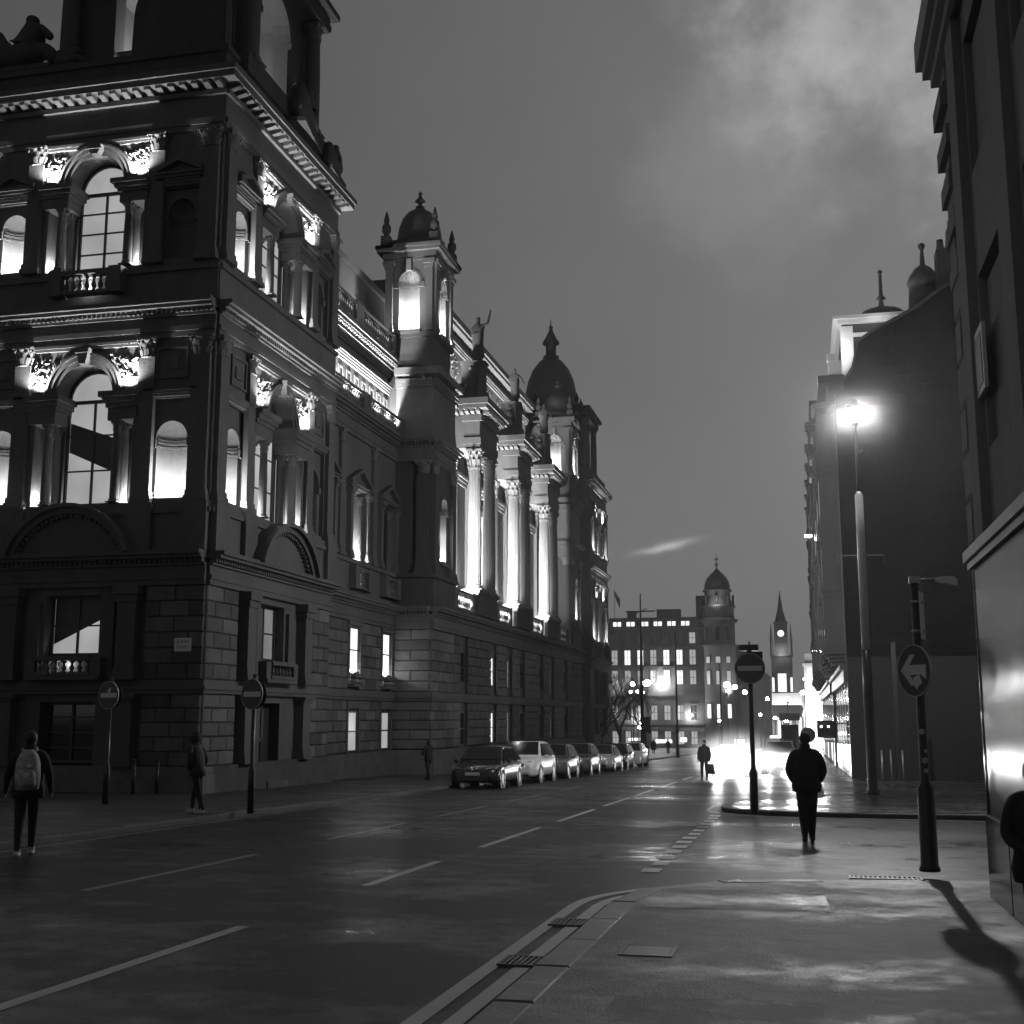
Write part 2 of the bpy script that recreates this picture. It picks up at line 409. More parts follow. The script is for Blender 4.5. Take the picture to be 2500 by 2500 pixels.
def grate(label, x, y, w, l, h, bars, cat='drain grate'):
    r = empty('drain_grate' if bars else 'access_cover', (x, y, gz(y) + h), 0, label, cat)
    r.rotation_euler = (atan(SL), 0, 0); r.scale = (1, 1, 1 if bars else .3)
    b = MB(); t = .03
    b.box(WORLD, -w / 2, w / 2, -l / 2, -l / 2 + t, 0, .012).box(WORLD, -w / 2, w / 2, l / 2 - t, l / 2, 0, .012).box(WORLD, -w / 2, -w / 2 + t, -l / 2 + t, l / 2 - t, 0, .012).box(WORLD, w / 2 - t, w / 2, -l / 2 + t, l / 2 - t, 0, .012)
    b.build('frame', IRON, r)
    if bars:
        for i in range(bars):
            u = -w / 2 + t + (w - 2 * t) * (i + .5) / bars; q = MB(); q.box(WORLD, u - .012, u + .012, -l / 2 + t, l / 2 - t, .001, .011); q.build('bar', IRON, r)
    else:
        q = MB(); q.box(WORLD, -w / 2 + t + .004, w / 2 - t - .004, -l / 2 + t + .004, l / 2 - t - .004, 0, .009); q.build('plate', IRON, r)
grate('dark iron access cover lying in the near pavement behind the kerb', -1.25, 10.06, .42, .5, KH + .006, 0, 'access cover')
grate('iron gutter grate at the bend of the near kerb', -2.25, 12.1, .36, .42, .010, 7)
grate('second iron gutter grate, nearer along the straight near kerb', -2.22, 9.95, .36, .42, .010, 7)
grate('long iron grate at the foot of the turn arrow sign post', .95, 16.9, .9, .34, .010, 14)

for (x0, x1, y0, y1) in ((-1.62, .2, 12.6, 14.3), (-1.3, .1, 6.2, 8.4)):
    o = sheet('asphalt_patch', [(x0, y0), (x1, y0 + .1), (x1 - .05, y1), (x0 + .06, y1 - .08)], KH + .004, PATCHM, bpy.data.objects['pavement_near'], None)
for (x, y, a, l) in ((-.85, 15.05, .6, 'small scrap of white paper on the near pavement'), (.62, 22.3, .2, 'white paper scrap on the road beside the broad man')):
    r = empty('paper_scrap', (x, y, gz(y) + (KH if y < 16 else 0) + .012), a, l, 'litter'); b = MB(); b.poly([(-.09, -.03, 0), (0, -.04, .015), (.1, -.02, 0), (.08, .04, .01), (-.07, .035, .004)]); b.build('sheet', WHITE, r)
# ------------------------------------------------------------------ the civic palace on the left
PAL = empty('civic_palace', (-17.5, 34.1, gz(34)), 0, 'huge carved stone civic palace with floodlit niches, columns and domed towers along the left side', 'civic building')
PAL.location = (0, 0, 0)
def wall(mb, fr, u0, u1, z0, z1, d, th, ops):
    """solid wall from d-th to d with openings (u0,u1,z0,z1[,arch]) ; arch: z1 is the spring line"""
    ops = sorted(ops); u = u0
    for o in ops:
        a, b, c, e = o[:4]; ar = len(o) > 4 and o[4]
        if a > u + 1e-4: mb.box(fr, u, a, d - th, d, z0, z1)
        if c > z0 + 1e-4: mb.box(fr, a, b, d - th, d, z0, c)
        if ar:
            r = (b - a) / 2; m = (a + b) / 2; n = 12
            pts = [(m + r * cos(pi * i / n), e + r * sin(pi * i / n)) for i in range(n + 1)]
            for i in range(n):
                p, q = pts[i], pts[i + 1]
                mb.prism(fr, [p, (p[0], z1), (q[0], z1), q], d - th, d)
        elif e < z1 - 1e-4: mb.box(fr, a, b, d - th, d, e, z1)
        u = b
    if u < u1 - 1e-4: mb.box(fr, u, u1, d - th, d, z0, z1)
def mould(mb, fr, u0, u1, z0, z1, d, steps=3, e0=.06, ends=0):
    """stepped projecting moulding"""
    h = (z1 - z0) / steps
    for i in range(steps):
        ex = e0 + (d - e0) * (i + 1) / steps
        mb.box(fr, u0 - ends * ex, u1 + ends * ex, -.05, ex, z0 + h * i, z0 + h * (i + 1))
def niche_shell(mb, fr, uc, w, zb, zs, d, shell=False, n=14, m=7):
    r = w / 2; rows = [zb, zs]
    b = len(mb.v)
    for z in (zb, zs):
        for i in range(n + 1): t = pi * i / n; mb.v.append(fr.P(uc + r * cos(t), d - r * sin(t), z))
    old = mb.smooth; mb.smooth = True
    for i in range(n): mb.face((b + i, b + i + 1, b + n + 2 + i, b + n + 1 + i))
    b = len(mb.v)
    for j in range(m + 1):
        p = pi / 2 * j / m
        for i in range(n + 1):
            t = pi * i / n; rr = r * (1 - (.09 * (i % 2) * sin(p * .9 + .3) if shell else 0))
            # quarter sphere, apex at the arch crown on the wall face
            mb.v.append(fr.P(uc + rr * cos(t) * cos(p) , d - rr * sin(t) * cos(p), zs + rr * sin(p)))
    mb.smooth = not shell
    for j in range(m):
        for i in range(n): mb.face((b + j * (n + 1) + i, b + j * (n + 1) + i + 1, b + (j + 1) * (n + 1) + i + 1, b + (j + 1) * (n + 1) + i))
    mb.smooth = old
    mb.box(fr, uc - r, uc + r, d - r, d, zb - .05, zb)
def niche(fr, uc, w, zb, zs, d, power, shell=False, lit=True, bands=True):
    mb = MB(); niche_shell(mb, fr, uc, w, zb, zs, d, shell)
    r = w / 2
    o = mb.build('niche', STONE, PAL)
    k = MB(); k.ring(fr, uc, zs, r + .003, r + .13, 0, pi, d - .02, d + .06, 14)
    k.box(fr, uc - r - .26, uc - r - .003, d - .02, d + .08, zs - .3, zs - .04); k.box(fr, uc + r + .003, uc + r + .26, d - .02, d + .08, zs - .3, zs - .04)
    if bands:
        for (z, e) in ((zs - .28, .03), (zs - .16, .05), (zs - .07, .04)):
            for i in range(12):
                t0 = pi * i / 12; t1 = pi * (i + 1) / 12
                A = [(uc + q * cos(t), d - q * sin(t)) for q, t in ((r - .002, t0), (r - .002, t1), (r - e, t1), (r - e, t0))]
                b = len(k.v)
                for zz in (z, z + .07):
                    for (u_, d_) in A: k.v.append(fr.P(u_, d_, zz))
                for q in ((0, 1, 2, 3), (4, 5, 6, 7), (2, 3, 7, 6)): k.face([b + x for x in q])
    k.build('niche_moulding', STONE, o)
    q = MB(); q.box(fr, uc - r - .1, uc + r + .1, d - .02, d + .2, zb - .16, zb + .05); q.build('niche_sill', STONE, o)
    if lit:
        lamp('uplight_or_added_fill', 'POINT', fr.P(uc, d - r * .25, zb + .12), power * .75, .06, o); lamp('uplight_or_added_fill', 'POINT', fr.P(uc, d + .06, (zb + zs) / 2), power * (.10 if not shell else .16), .1, o)  # the weaker second lamp is an added fill with no fitting, brightening the shell
    return o
# unit column capital, shared
def capital_mesh(flat=False):
    b = MB(); b.lathe((0, 0), [(.44, -.02), (.5, 0), (.44, .04), (.43, .3), (.46, .55), (.56, .8), (.66, .88)], 14)
    for row, (n, z0, h, o_, r0) in enumerate(((8, .04, .42, .16, .45), (8, .3, .46, .2, .46), (8, .55, .36, .3, .5))):
        for k in range(n):
            t = 2 * pi * (k + .5 * row) / n; w = .15
            c, s = cos(t), sin(t)
            P = [(r0, z0, w), (r0 + .05, z0 + h * .5, w * 1.1), (r0 + o_ * .7, z0 + h * .9, w * .8), (r0 + o_, z0 + h * .82, w * .45), (r0 + o_ * .95, z0 + h * .7, w * .3)]
            base = len(b.v)
            for (r, z, ww) in P:
                b.v.append((r * c - ww * s, r * s + ww * c, z)); b.v.append((r * c * 1.05, r * s * 1.05, z)); b.v.append((r * c + ww * s, r * s - ww * c, z))
            for i in range(4):
                for j in range(2): b.face((base + i * 3 + j, base + i * 3 + j + 1, base + i * 3 + 4 + j, base + i * 3 + 3 + j))
    for k in range(4):
        t = pi / 4 + k * pi / 2; b.ball((.72 * cos(t), .72 * sin(t), .8), .11, 8, 5)
    b.box(WORLD, -.66, .66, -.66, .66, .88, 1.0)
    return b.mesh('capital', CARVED)
CAPME = capital_mesh()
def column_meshes():
    s = MB(); s.lathe((0, 0), [(1, 0), (1, .3), (.97, .6), (.9, .85), (.85, .975), (.9, .985), (.9, 1.0)], 48, flute=.07)
    b = MB(); b.box(WORLD, -1.38, 1.38, -1.38, 1.38, 0, .25); b.lathe((0, 0), [(1.3, .25), (1.38, .35), (1.3, .48), (1.1, .52), (1.08, .62), (1.2, .68), (1.24, .78), (1.15, .9), (1.02, .95), (1.0, 1.0)], 20)
    return s.mesh('shaft', STONE), b.mesh('base', STONE)
SHAFT, BASE = column_meshes()
def column(fr, u, d, zb, zt, r, caph=None, parent=PAL):
    p = fr.P(u, d, zb); bh = r * .9; ch = caph or r * 2.3
    o = link('column', SHAFT, parent, None, (p[0], p[1], zb + bh), 0, (r, r, zt - ch - zb - bh))
    # sub-parts in world proportion: undo the parent's scale
    for nm, me, z, sx, sz in (('base', BASE, zb, r, bh), ('capital', CAPME, zt - ch, r * 1.75, ch)):
        c = link(nm, me, o); S = zt - ch - zb - bh
        c.location = (0, 0, (z - zb - bh) / S); c.scale = (sx / r, sx / r, sz / S)
    return o
def pilaster(fr, u, w, d0, d, zb, zt, caph=.6, m=STONE, flat=False):
    b = MB(); b.box(fr, u - w / 2, u + w / 2, d0, d, zb + .35, zt - caph)
    b.box(fr, u - w / 2 - .08, u + w / 2 + .08, d0, d + .08, zb, zb + .18); b.box(fr, u - w / 2 - .04, u + w / 2 + .04, d0, d + .04, zb + .18, zb + .35)
    o = b.build('pilaster', m, PAL)
    if flat:
        q = MB(); q.box(fr, u - w / 2 - .05, u + w / 2 + .05, d0, d + .05, zt - caph, zt - caph * .55); q.box(fr, u - w / 2 - .12, u + w / 2 + .12, d0, d + .12, zt - caph * .55, zt); q.build('capital', m, o)
    else:
        p = fr.P(u, (d0 + d) / 2, zt - caph); sx = w / 2 / .5; sd = (d - d0) / 2 / .5 + .12
        c = link('capital', CAPME, o, None, p, 0, (sx if abs(fr.u[0]) > .5 else sd, sd if abs(fr.u[0]) > .5 else sx, caph))
    return o
def entab(fr, u0, u1, z0, z1, d, e, dent=True, ends=0, name='entablature'):
    """architrave, frieze, dentils, cornice"""
    h = z1 - z0; b = MB()
    b.box(fr, u0, u1, d - .5, d + .05, z0, z0 + h * .16); b.box(fr, u0, u1, d - .5, d + .09, z0 + h * .16, z0 + h * .30)
    b.box(fr, u0, u1, d - .5, d + .03, z0 + h * .30, z0 + h * .58)
    b.box(fr, u0 - ends * .12, u1 + ends * .12, d - .5, d + .12, z0 + h * .58, z0 + h * .66)
    b.box(fr, u0 - ends * e, u1 + ends * e, d - .5, d + e * .9, z0 + h * .78, z0 + h * .88); b.box(fr, u0 - ends * (e + .06), u1 + ends * (e + .06), d - .5, d + e + .06, z0 + h * .88, z1)
    o = b.build(name, STONE, PAL)
    q = MB()
    if dent:
        step = .17; n = int((u1 - u0) / step)
        for i in range(n): q.box(fr, u0 + i * step + .03, u0 + i * step + .13, d + .0, d + .22, z0 + h * .66, z0 + h * .779)
    else: q.box(fr, u0, u1, d - .3, d + .16, z0 + h * .66, z0 + h * .779)
    q.build('dentil_course', STONE, o, 'stuff' if dent else None)
    return o
def baluster_mesh():
    b = MB(); b.box(WORLD, -.09, .09, -.09, .09, 0, .08)
    b.lathe((0, 0), [(.07, .08), (.05, .14), (.1, .32), (.1, .42), (.045, .68), (.05, .8), (.075, .86), (.08, .92)], 8); b.box(WORLD, -.09, .09, -.09, .09, .92, 1.0)
    return b.mesh('baluster', STONE)
BALME = baluster_mesh()
def balustrade(fr, u0, u1, z0, z1, d, n, light=0, piers=True, bw=1.0, lo=.45):
    b = MB(); b.box(fr, u0, u1, d - .16, d + .16, z0, z0 + .1); b.box(fr, u0, u1, d - .18, d + .18, z1 - .14, z1)
    if piers:
        b.box(fr, u0 - .45, u0, d - .2, d + .2, z0 - .02, z1 + .05); b.box(fr, u1, u1 + .45, d - .2, d + .2, z0 - .02, z1 + .05)
    o = b.build('balustrade', STONE, PAL); h = z1 - .14 - z0 - .1
    for i in range(n):
        p = fr.P(u0 + (u1 - u0) * (i + .5) / n, d, z0 + .1); link('baluster', BALME, o, None, p, 0, (bw, bw, h))
    k = max(1, round((u1 - u0) / 1.4)) if light else 0
    for i in range(k): lamp('uplight_or_added_fill', 'POINT', fr.P(u0 + (u1 - u0) * (i + .5) / k, d - lo, z0 + .35), light / k, .04, o)
    return o
def sash(fr, u0, u1, z0, z1, d, pane, arch=False, nu=2, nz=3, stair=False, bar=.05, fm=None):
    """window: frame with glazing bars, pane behind"""
    fm = fm or FRAME; b = MB(); t = .09
    zt = z1
    b.box(fr, u0, u0 + t, d, d + .08, z0, z1); b.box(fr, u1 - t, u1, d, d + .08, z0, z1); b.box(fr, u0 + t, u1 - t, d, d + .08, z0, z0 + t); b.box(fr, u0 + t, u1 - t, d, d + .08, z1 - t, z1 + .02)
    for i in range(1, nu): u = u0 + (u1 - u0) * i / nu; b.box(fr, u - bar / 2 - .01, u + bar / 2 + .01, d + .01, d + .07, z0 + t, z1 - t)
    for i in range(1, nz): z = z0 + (z1 - z0) * i / nz; b.box(fr, u0 + t, u1 - t, d + .02, d + .06, z - bar / 2, z + bar / 2)
    r = (u1 - u0) / 2; m = (u0 + u1) / 2
    if arch: b.ring(fr, m, z1 + .02, r - .09, r, 0, pi, d, d + .08, 12)
    o = b.build('window', fm, PAL)
    g = MB()
    if arch: g.prism(fr, [(u0 + .02, z0 + .02), (u1 - .02, z0 + .02)] + [(m + (r - .02) * cos(pi * i / 12), z1 + (r - .02) * sin(pi * i / 12)) for i in range(13)], d - .03, d + .005)
    else: g.box(fr, u0 + .02, u1 - .02, d - .03, d + .005, z0 + .02, z1 - .02)
    g.build('pane', pane, o)
    if stair:
        q = MB(); H = z1 - z0; q.prism(fr, [(u0 + .1, z0 + H * stair[0]), (u1 - .1, z0 + H * stair[1]), (u1 - .1, z0 + H * stair[2]), (u0 + .1, z0 + H * stair[3])], d + .006, d + .012); q.build('stair_soffit', FRAME, o)
    return o
def aedicule(fr, uc, w, z0, z1, d, seg=False):
    """pediment on brackets over an opening"""
    b = MB(); h = w * .24
    b.box(fr, uc - w / 2, uc + w / 2, d - .05, d + .22, z1, z1 + .09); b.box(fr, uc - w / 2 - .07, uc + w / 2 + .07, d - .05, d + .3, z1 + .09, z1 + .16)
    for s in (-1, 1):
        b.prism(fr, [(uc + s * (w / 2 + .07), z1 + .161), (uc, z1 + .161 + h), (uc, z1 + .32 + h), (uc + s * (w / 2 + .1), z1 + .30)], d - .05, d + .3)
    b.prism(fr, [(uc - w / 2, z1 + .162), (uc + w / 2, z1 + .162), (uc, z1 + .16 + h)], d - .05, d + .06)
    return b.build('pediment', STONE, PAL)
def courses(fr, u0, u1, z0, rows, rh, d, bl, pieces=True, phase=0, ch=.038, gap=.018, m=BLOCK):
    """channelled masonry: each block its own part, or joined where far off"""
    q = MB()
    for r in range(rows):
        n = max(1, round((u1 - u0) / bl)); L = (u1 - u0) / n; us = [u0 + i * L for i in range(n + 1)]
        if (r + phase) % 2 and n > 0: us = [u0] + [u0 + (i + .5) * L for i in range(n)] + [u1]
        for i in range(len(us) - 1):
            mb = MB() if pieces else q; pr = random.uniform(0, .012)
            mb.cham(fr, us[i] + gap / 2, us[i + 1] - gap / 2, -.02, d + pr, z0 + r * rh + gap / 2, z0 + (r + 1) * rh - gap / 2, ch)
            if pieces: mb.build('stone_block', m, PAL)
    if not pieces: q.build('stone_courses', m, PAL, 'stuff')

def leaf_relief(fr, u0, u1, z0, z1, d, n, seed, keep=lambda u, z: True):
    rnd = random.Random(seed); b = MB(); k = 0
    while k < n:
        u = rnd.uniform(u0, u1); z = rnd.uniform(z0, z1)
        if not keep(u, z): k += .2; continue
        k += 1; r = rnd.uniform(.05, .12); a = rnd.uniform(0, 2 * pi); e = rnd.uniform(.05, .13)
        q = len(b.v)
        for i in range(6):
            t = 2 * pi * i / 6; x, y = r * 1.5 * cos(t), r * .6 * sin(t)
            b.v.append(fr.P(u + x * cos(a) - y * sin(a), d, z + x * sin(a) + y * cos(a)))
        b.v.append(fr.P(u, d + e, z))
        for i in range(6): b.face((q + i, q + (i + 1) % 6, q + 6))
    return b.build('carved_relief', CARVED, PAL, 'stuff')

def storey(fr, W, c, hw, no, z0, lit, near, upper, stair=None, niche_lit=(1, 1), flat=False):
    """one order of a tower: z0 is the foot of the order"""
    # heights relative to z0
    zn0, zn1 = z0 + .1, z0 + 2.1 if not upper else z0 + 1.75
    zen0, zen1 = (z0 + 2.7, z0 + 3.6) if not upper else (z0 + 2.2, z0 + 2.95)      # little entablature over the window columns
    zt = z0 + 5.3 if not upper else z0 + 4.45
    R = 1.0
    b = MB(); ops = []
    nw = 1.05 if not upper else .95
    for s in (-1, 1): ops.append((c + s * no - nw / 2 - .28, c + s * no + nw / 2 + .28, z0 + .02, z0 + 3.35 if not upper else z0 + 2.55))
    so = hw - .35
    wall(b, fr, .02, W - .02, z0, zen0 + .02, 0, .7, ops[:1] + [(c - so, c + so, z0 + .05, zen0 + .02)] + ops[1:])
    # above: arch
    wall(b, fr, .02, c - so, zen0 + .02, zt, 0, .7, [(ops[0][0], ops[0][1], zen0 + .02, ops[0][3])]); wall(b, fr, c + so, W - .02, zen0 + .02, zt, 0, .7, [(ops[1][0], ops[1][1], zen0 + .02, ops[1][3])])
    wall(b, fr, c - so, c + so, zen1, zt, 0, .7, [(c - R, c + R, zen1, zen1, True)])
    b.build('wall', STONE, PAL)
    for i, s in enumerate((-1, 1)):
        uc = c + s * no; q = MB(); o0, o1 = ops[i][0], ops[i][1]
        wall(q, fr, o0, o1, z0 + .02, ops[i][3], -.16, .5, [(uc - nw / 2, uc + nw / 2, zn0, zn1, True)]); q.build('niche_panel', STONE, PAL)
        niche(fr, uc, nw, zn0, zn1, -.16, (520 if near else 420) * lit if niche_lit[i] else 0, False, bool(niche_lit[i]) and lit > 0)
        m = MB(); mould(m, fr, o0 - .1, o1 + .1, ops[i][3] + .04, ops[i][3] + .3, .16, 3); m.build('lintel', STONE, PAL)
        if upper: aedicule(fr, uc, 1.5, 0, ops[i][3] + .3, 0)
        else:
            m = MB(); zz = ops[i][3] + .62
            m.box(fr, uc - .55, uc + .55, -.05, .07, zz, zz + .07); m.box(fr, uc - .55, uc + .55, -.05, .07, zz + .95, zz + 1.02); m.box(fr, uc - .55, uc - .48, -.05, .07, zz + .07, zz + .95); m.box(fr, uc + .48, uc + .55, -.05, .07, zz + .07, zz + .95)
            m.box(fr, uc - .2, uc + .2, -.05, .05, zz + .3, zz + .7); m.build('wall_panel', STONE, PAL)
    # small entablature blocks with columns under them
    for s in (-1, 1):
        m = MB(); a, e = sorted((c + s * (R - .06), c + s * (so + .25)))
        for (x, y0, y1) in ((.16, 0, .45), (.22, .45, .62), (.3, .62, .8), (.4, .8, 1.0)):
            m.box(fr, a - (x - .16 if s > 0 else 0), e + (x - .16 if s < 0 else 0), -.75, x, zen0 + (zen1 - zen0) * y0, zen0 + (zen1 - zen0) * y1 - .002)
        m.build('impost', STONE, PAL)
        column(fr, c + s * (R + .22), .0, z0 + .06, zen0, .145, .42); 
        if near: column(fr, c + s * (R + .22), -.46, z0 + .06, zen0, .145, .42)
        if lit:
            o = MB().box(fr, c + s * (so - .25) - .12, c + s * (so - .25) + .12, .2, .34, zen1, zen1 + .1).build('floodlight', IRON, PAL)
            l = lamp('uplight_or_added_fill', 'SPOT', fr.P(c + s * (so - .2), .27, zen1 + .14), 850 * lit, .05, o, None, radians(150), .8); l.rotation_euler = (pi, 0, 0)
            lamp('uplight_or_added_fill', 'POINT', fr.P(c + s * (R + .62), -.3, z0 + .25), 150 * lit, .06, o)
        leaf_relief(fr, *(sorted((c + s * (R * .72), c + s * (so + .15)))), zen1 + .25, zt - .42, .02, 46 if near else 16, 11 + s, lambda u, z: hypot(u - c, z - zen1) > R + .42)
    k = MB(); k.ring(fr, c, zen1, R + .003, R + .16, 0, pi, -.1, .07, 18); k.ring(fr, c, zen1, R + .16, R + .3, 0, pi, -.1, .12, 18); k.ring(fr, c, zen1, R + .3, R + .38, 0, pi, -.1, .17, 18); k.build('arch_moulding', STONE, PAL)
    k = MB(); k.prism(fr, [(c - .12, zen1 + R - .02), (c + .12, zen1 + R - .02), (c + .2, zt - .36), (c - .2, zt - .36)], -.05, .3); k.box(fr, c - .24, c + .24, -.05, .34, zt - .36, zt - .2); k.build('keystone', CARVED, PAL)
    m = MB(); mould(m, fr, c - so - .1, c + so + .1, zt - .2, zt - .02, .14, 2); m.build('moulding', STONE, PAL)
    # window behind
    pm = GLASSMID if lit else GLASS
    sash(fr, c - R + .02, c + R - .02, z0 + .1, zen1 - .02, -.68, pm, True, 2, 4 if upper else 3, stair)
    for s in (-1, 1):
        a, e = sorted((c + s * (R + .34), c + s * so)); sash(fr, a, e, z0 + .1, zen0 - .05, -.68, pm if not stair else GLASSDIM, False, 1, 4)
    # pilasters at the ends
    for u in (.42, W - .42): pilaster(fr, u, .62, -.02, .16, z0, zt, .62)
    for s in (-1, 1): pilaster(fr, c + s * (hw + .12), .55, -.02, .16, z0, zt, .62)

def modillions(fr, u0, u1, z0, z1, e, n, pieces=True, parent=None):
    q = MB(); me = None
    w = .2
    for i in range(n):
        u = u0 + (u1 - u0) * (i + .5) / n; b = MB() if pieces else q
        b.prism(FR(fr.P(u, 0, 0)[0], fr.P(u, 0, 0)[1], fr.n[0], fr.n[1], fr.u[0], fr.u[1]), [(-.02, z1), (e * .95, z1), (e * .92, z0 + (z1 - z0) * .45), (e * .55, z0 + (z1 - z0) * .25), (-.02, z0)], -w / 2, w / 2)
        if pieces: b.build('modillion', STONE, parent or PAL)
    if not pieces: q.build('modillion_row', STONE, parent or PAL, 'stuff')
def segment_pediment(fr, c, hw, z, h, d, near=True):
    R = (hw * hw + h * h) / (2 * h); a = math.asin(hw / R); zc = z + h - R
    b = MB(); b.ring(fr, c, zc, R - .3, R - .12, pi / 2 - a, pi / 2 + a, d - .5, d + .25, 18); b.ring(fr, c, zc, R - .12, R, pi / 2 - a, pi / 2 + a, d - .5, d + .42, 18)
    o = b.build('segmental_pediment', STONE, PAL)
    t = MB(); n = 14; a2 = a * .9; r2 = R - .3
    t.prism(fr, [(c - r2 * sin(a2), z + .01)] + [(c + r2 * sin(-a2 + 2 * a2 * i / n), max(z + .01, zc + r2 * cos(-a2 + 2 * a2 * i / n))) for i in range(1, n)] + [(c + r2 * sin(a2), z + .01)], d - .4, d); t.build('tympanum', STONE, o)
    if near:
        q = MB(); k = 26
        for i in range(k):
            t0 = pi / 2 - a * .95 + 2 * a * .95 * i / k; t1 = t0 + a * .95 / k; q.ring(fr, c, zc, R - .42, R - .302, t0, t1, d - .05, d + .16, 1)
        q.build('dentil_course', STONE, o, 'stuff')

def tower_face(fr, W, c, hw, no, lit=1., near=True, door=False, stair=None, bal=True, nl=(1, 1), nl2=(1, 1), blocks=True):
    # plinth
    b = MB(); b.box(fr, -.3, W + .1, -.5, .3, -3, .05); b.box(fr, -.22, W + .1, -.5, .22, .05, .28); b.build('plinth', BLOCK, PAL)
    # ground + mezzanine piers of channelled masonry, plain core behind
    b = MB(); so = hw - .1
    wall(b, fr, .01, W - .01, .25, 5.72, -.03, .6, [(c - 1.05, c + 1.05, .25, 2.35), (c - .9, c + .9, 3.45, 5.45)][:1]); 
    b2 = MB(); b2.v = []; b.v = []; b.f = []; b.m = []; b.sm = []
    wall(b, fr, .01, W - .01, .25, 2.44, -.03, .6, [(c - (.8 if door else .95), c + (.8 if door else .95), .25, 2.2)])
    wall(b, fr, .01, W - .01, 2.44, 5.72, -.03, .6, [(c - .95, c + .95, 3.6, 5.5)]); b.build('wall', STONE, PAL)
    for (a, e) in ((.0, c - hw - .42), (c + hw + .42, W)):
        courses(fr, a, e, .28, 5, .43, .06, 1.05, near and blocks, 0); courses(fr, a, e, 2.86, 6, .475, .06, 1.05, near and blocks, 1)
    b = MB(); b.box(fr, -.12, W, -.3, .12, 2.44, 2.56); b.box(fr, -.18, W, -.3, .18, 2.56, 2.66); b.box(fr, -.1, W, -.3, .1, 2.66, 2.85); b.build('string_course', STONE, PAL)
    for s in (-1, 1): pilaster(fr, c + s * (hw - .05), .66, -.02, .34, .28, 2.44, .22, STONE, True); pilaster(fr, c + s * (hw - .05), .62, -.02, .34, 2.86, 5.72, .5, STONE, True)
    for s in (-1, 1):
        q = MB(); u = c + s * 1.3; q.box(fr, u - .2, u + .2, -.1, .1, 2.86, 5.3); q.build('jamb', STONE, PAL)
    # windows
    if door:
        q = MB(); q.box(fr, c - .8, c + .8, -.5, -.42, -.4, 2.2); o = q.build('door', FRAME, PAL)
        for s in (-1, 1):
            for (za, zb) in ((.1, .9), (1.05, 2.0)): m = MB(); m.box(fr, c + s * .4 - .28, c + s * .4 + .28, -.42, -.39, za, zb); m.build('door_panel', FRAME, o)
        m = MB(); m.box(fr, c - .8, c + .8, -.45, .35, -3, -.38); m.build('doorstep', STONE, PAL)
    else: sash(fr, c - .95, c + .95, .35, 2.2, -.4, GLASS, False, 2, 4)
    sash(fr, c - .95, c + .95, 3.62, 5.5, -.42, GLASSMID if stair else GLASSDIM, False, 2, 2, (.62, .2, 1., 1.) if stair else None)
    m = MB(); m.box(fr, c - 1.25, c + 1.25, -.02, .42, 2.86, 2.98); m.box(fr, c - 1.3, c - .95, -.02, .4, 2.98, 3.55); m.box(fr, c + .95, c + 1.3, -.02, .4, 2.98, 3.55); m.build('balcony', STONE, PAL)
    balustrade(fr, c - .95, c + .95, 2.99, 3.58, .28, 7, 9 * lit if stair else 0, False, .8, .18)
    entab(fr, -.0, W, 5.72, 6.75, .08, .42, near, 0)
    segment_pediment(fr, c, hw + .05, 6.75, 1.55, .3, near)
    b = MB(); b.box(fr, .0, W, -.6, .1, 6.75, 7.95); b.box(fr, -.1, W, -.6, .2, 7.95, 8.1); b.box(fr, -.05, W, -.6, .14, 8.1, 8.3); b.build('pedestal_course', STONE, PAL)
    for u in (.42, W - .42, c - hw - .12, c + hw + .12):
        q = MB(); q.box(fr, u - .45, u + .45, -.1, .28, 6.76, 8.28); q.build('pedestal', STONE, PAL)
    storey(fr, W, c, hw, no, 8.3, lit, near, False, stair, nl)
    entab(fr, 0, W, 13.6, 14.75, .06, .38, near, 0)
    b = MB(); b.box(fr, .0, W, -.6, .05, 14.75, 15.95); b.box(fr, -.05, W, -.6, .16, 15.8, 15.95); b.box(fr, -.05, W, -.6, .02, 15.95, 16.1); b.build('pedestal_course', STONE, PAL)
    if bal: balustrade(fr, c - .85, c + .85, 15.18, 15.98, .26, 7, 40 * lit, True, .9, .15)
    storey(fr, W, c, hw, no, 16.1, lit, near, True, None, nl2)
    b = MB(); b.box(fr, 0, W, -.6, .06, 20.55, 20.75); b.box(fr, 0, W, -.6, .1, 20.75, 20.95); b.box(fr, 0, W, -.6, .02, 20.95, 21.72); b.box(fr, -.05, W, -.6, .14, 21.72, 21.88); b.build('frieze', STONE, PAL)
    modillions(fr, -.1, W + .1, 21.88, 22.08, .5, 22, near)
    b = MB(); b.box(fr, -.5, W + .5, -.6, .5, 22.08, 22.3); b.box(fr, -.58, W + .58, -.6, .58, 22.3, 22.5); b.build('cornice', STONE, PAL)
    b = MB(); b.box(fr, .1, W - .1, -.5, -.12, 22.5, 23.35); b.box(fr, .0, W, -.6, -.02, 23.35, 23.55); b.build('parapet', STONE2, PAL)

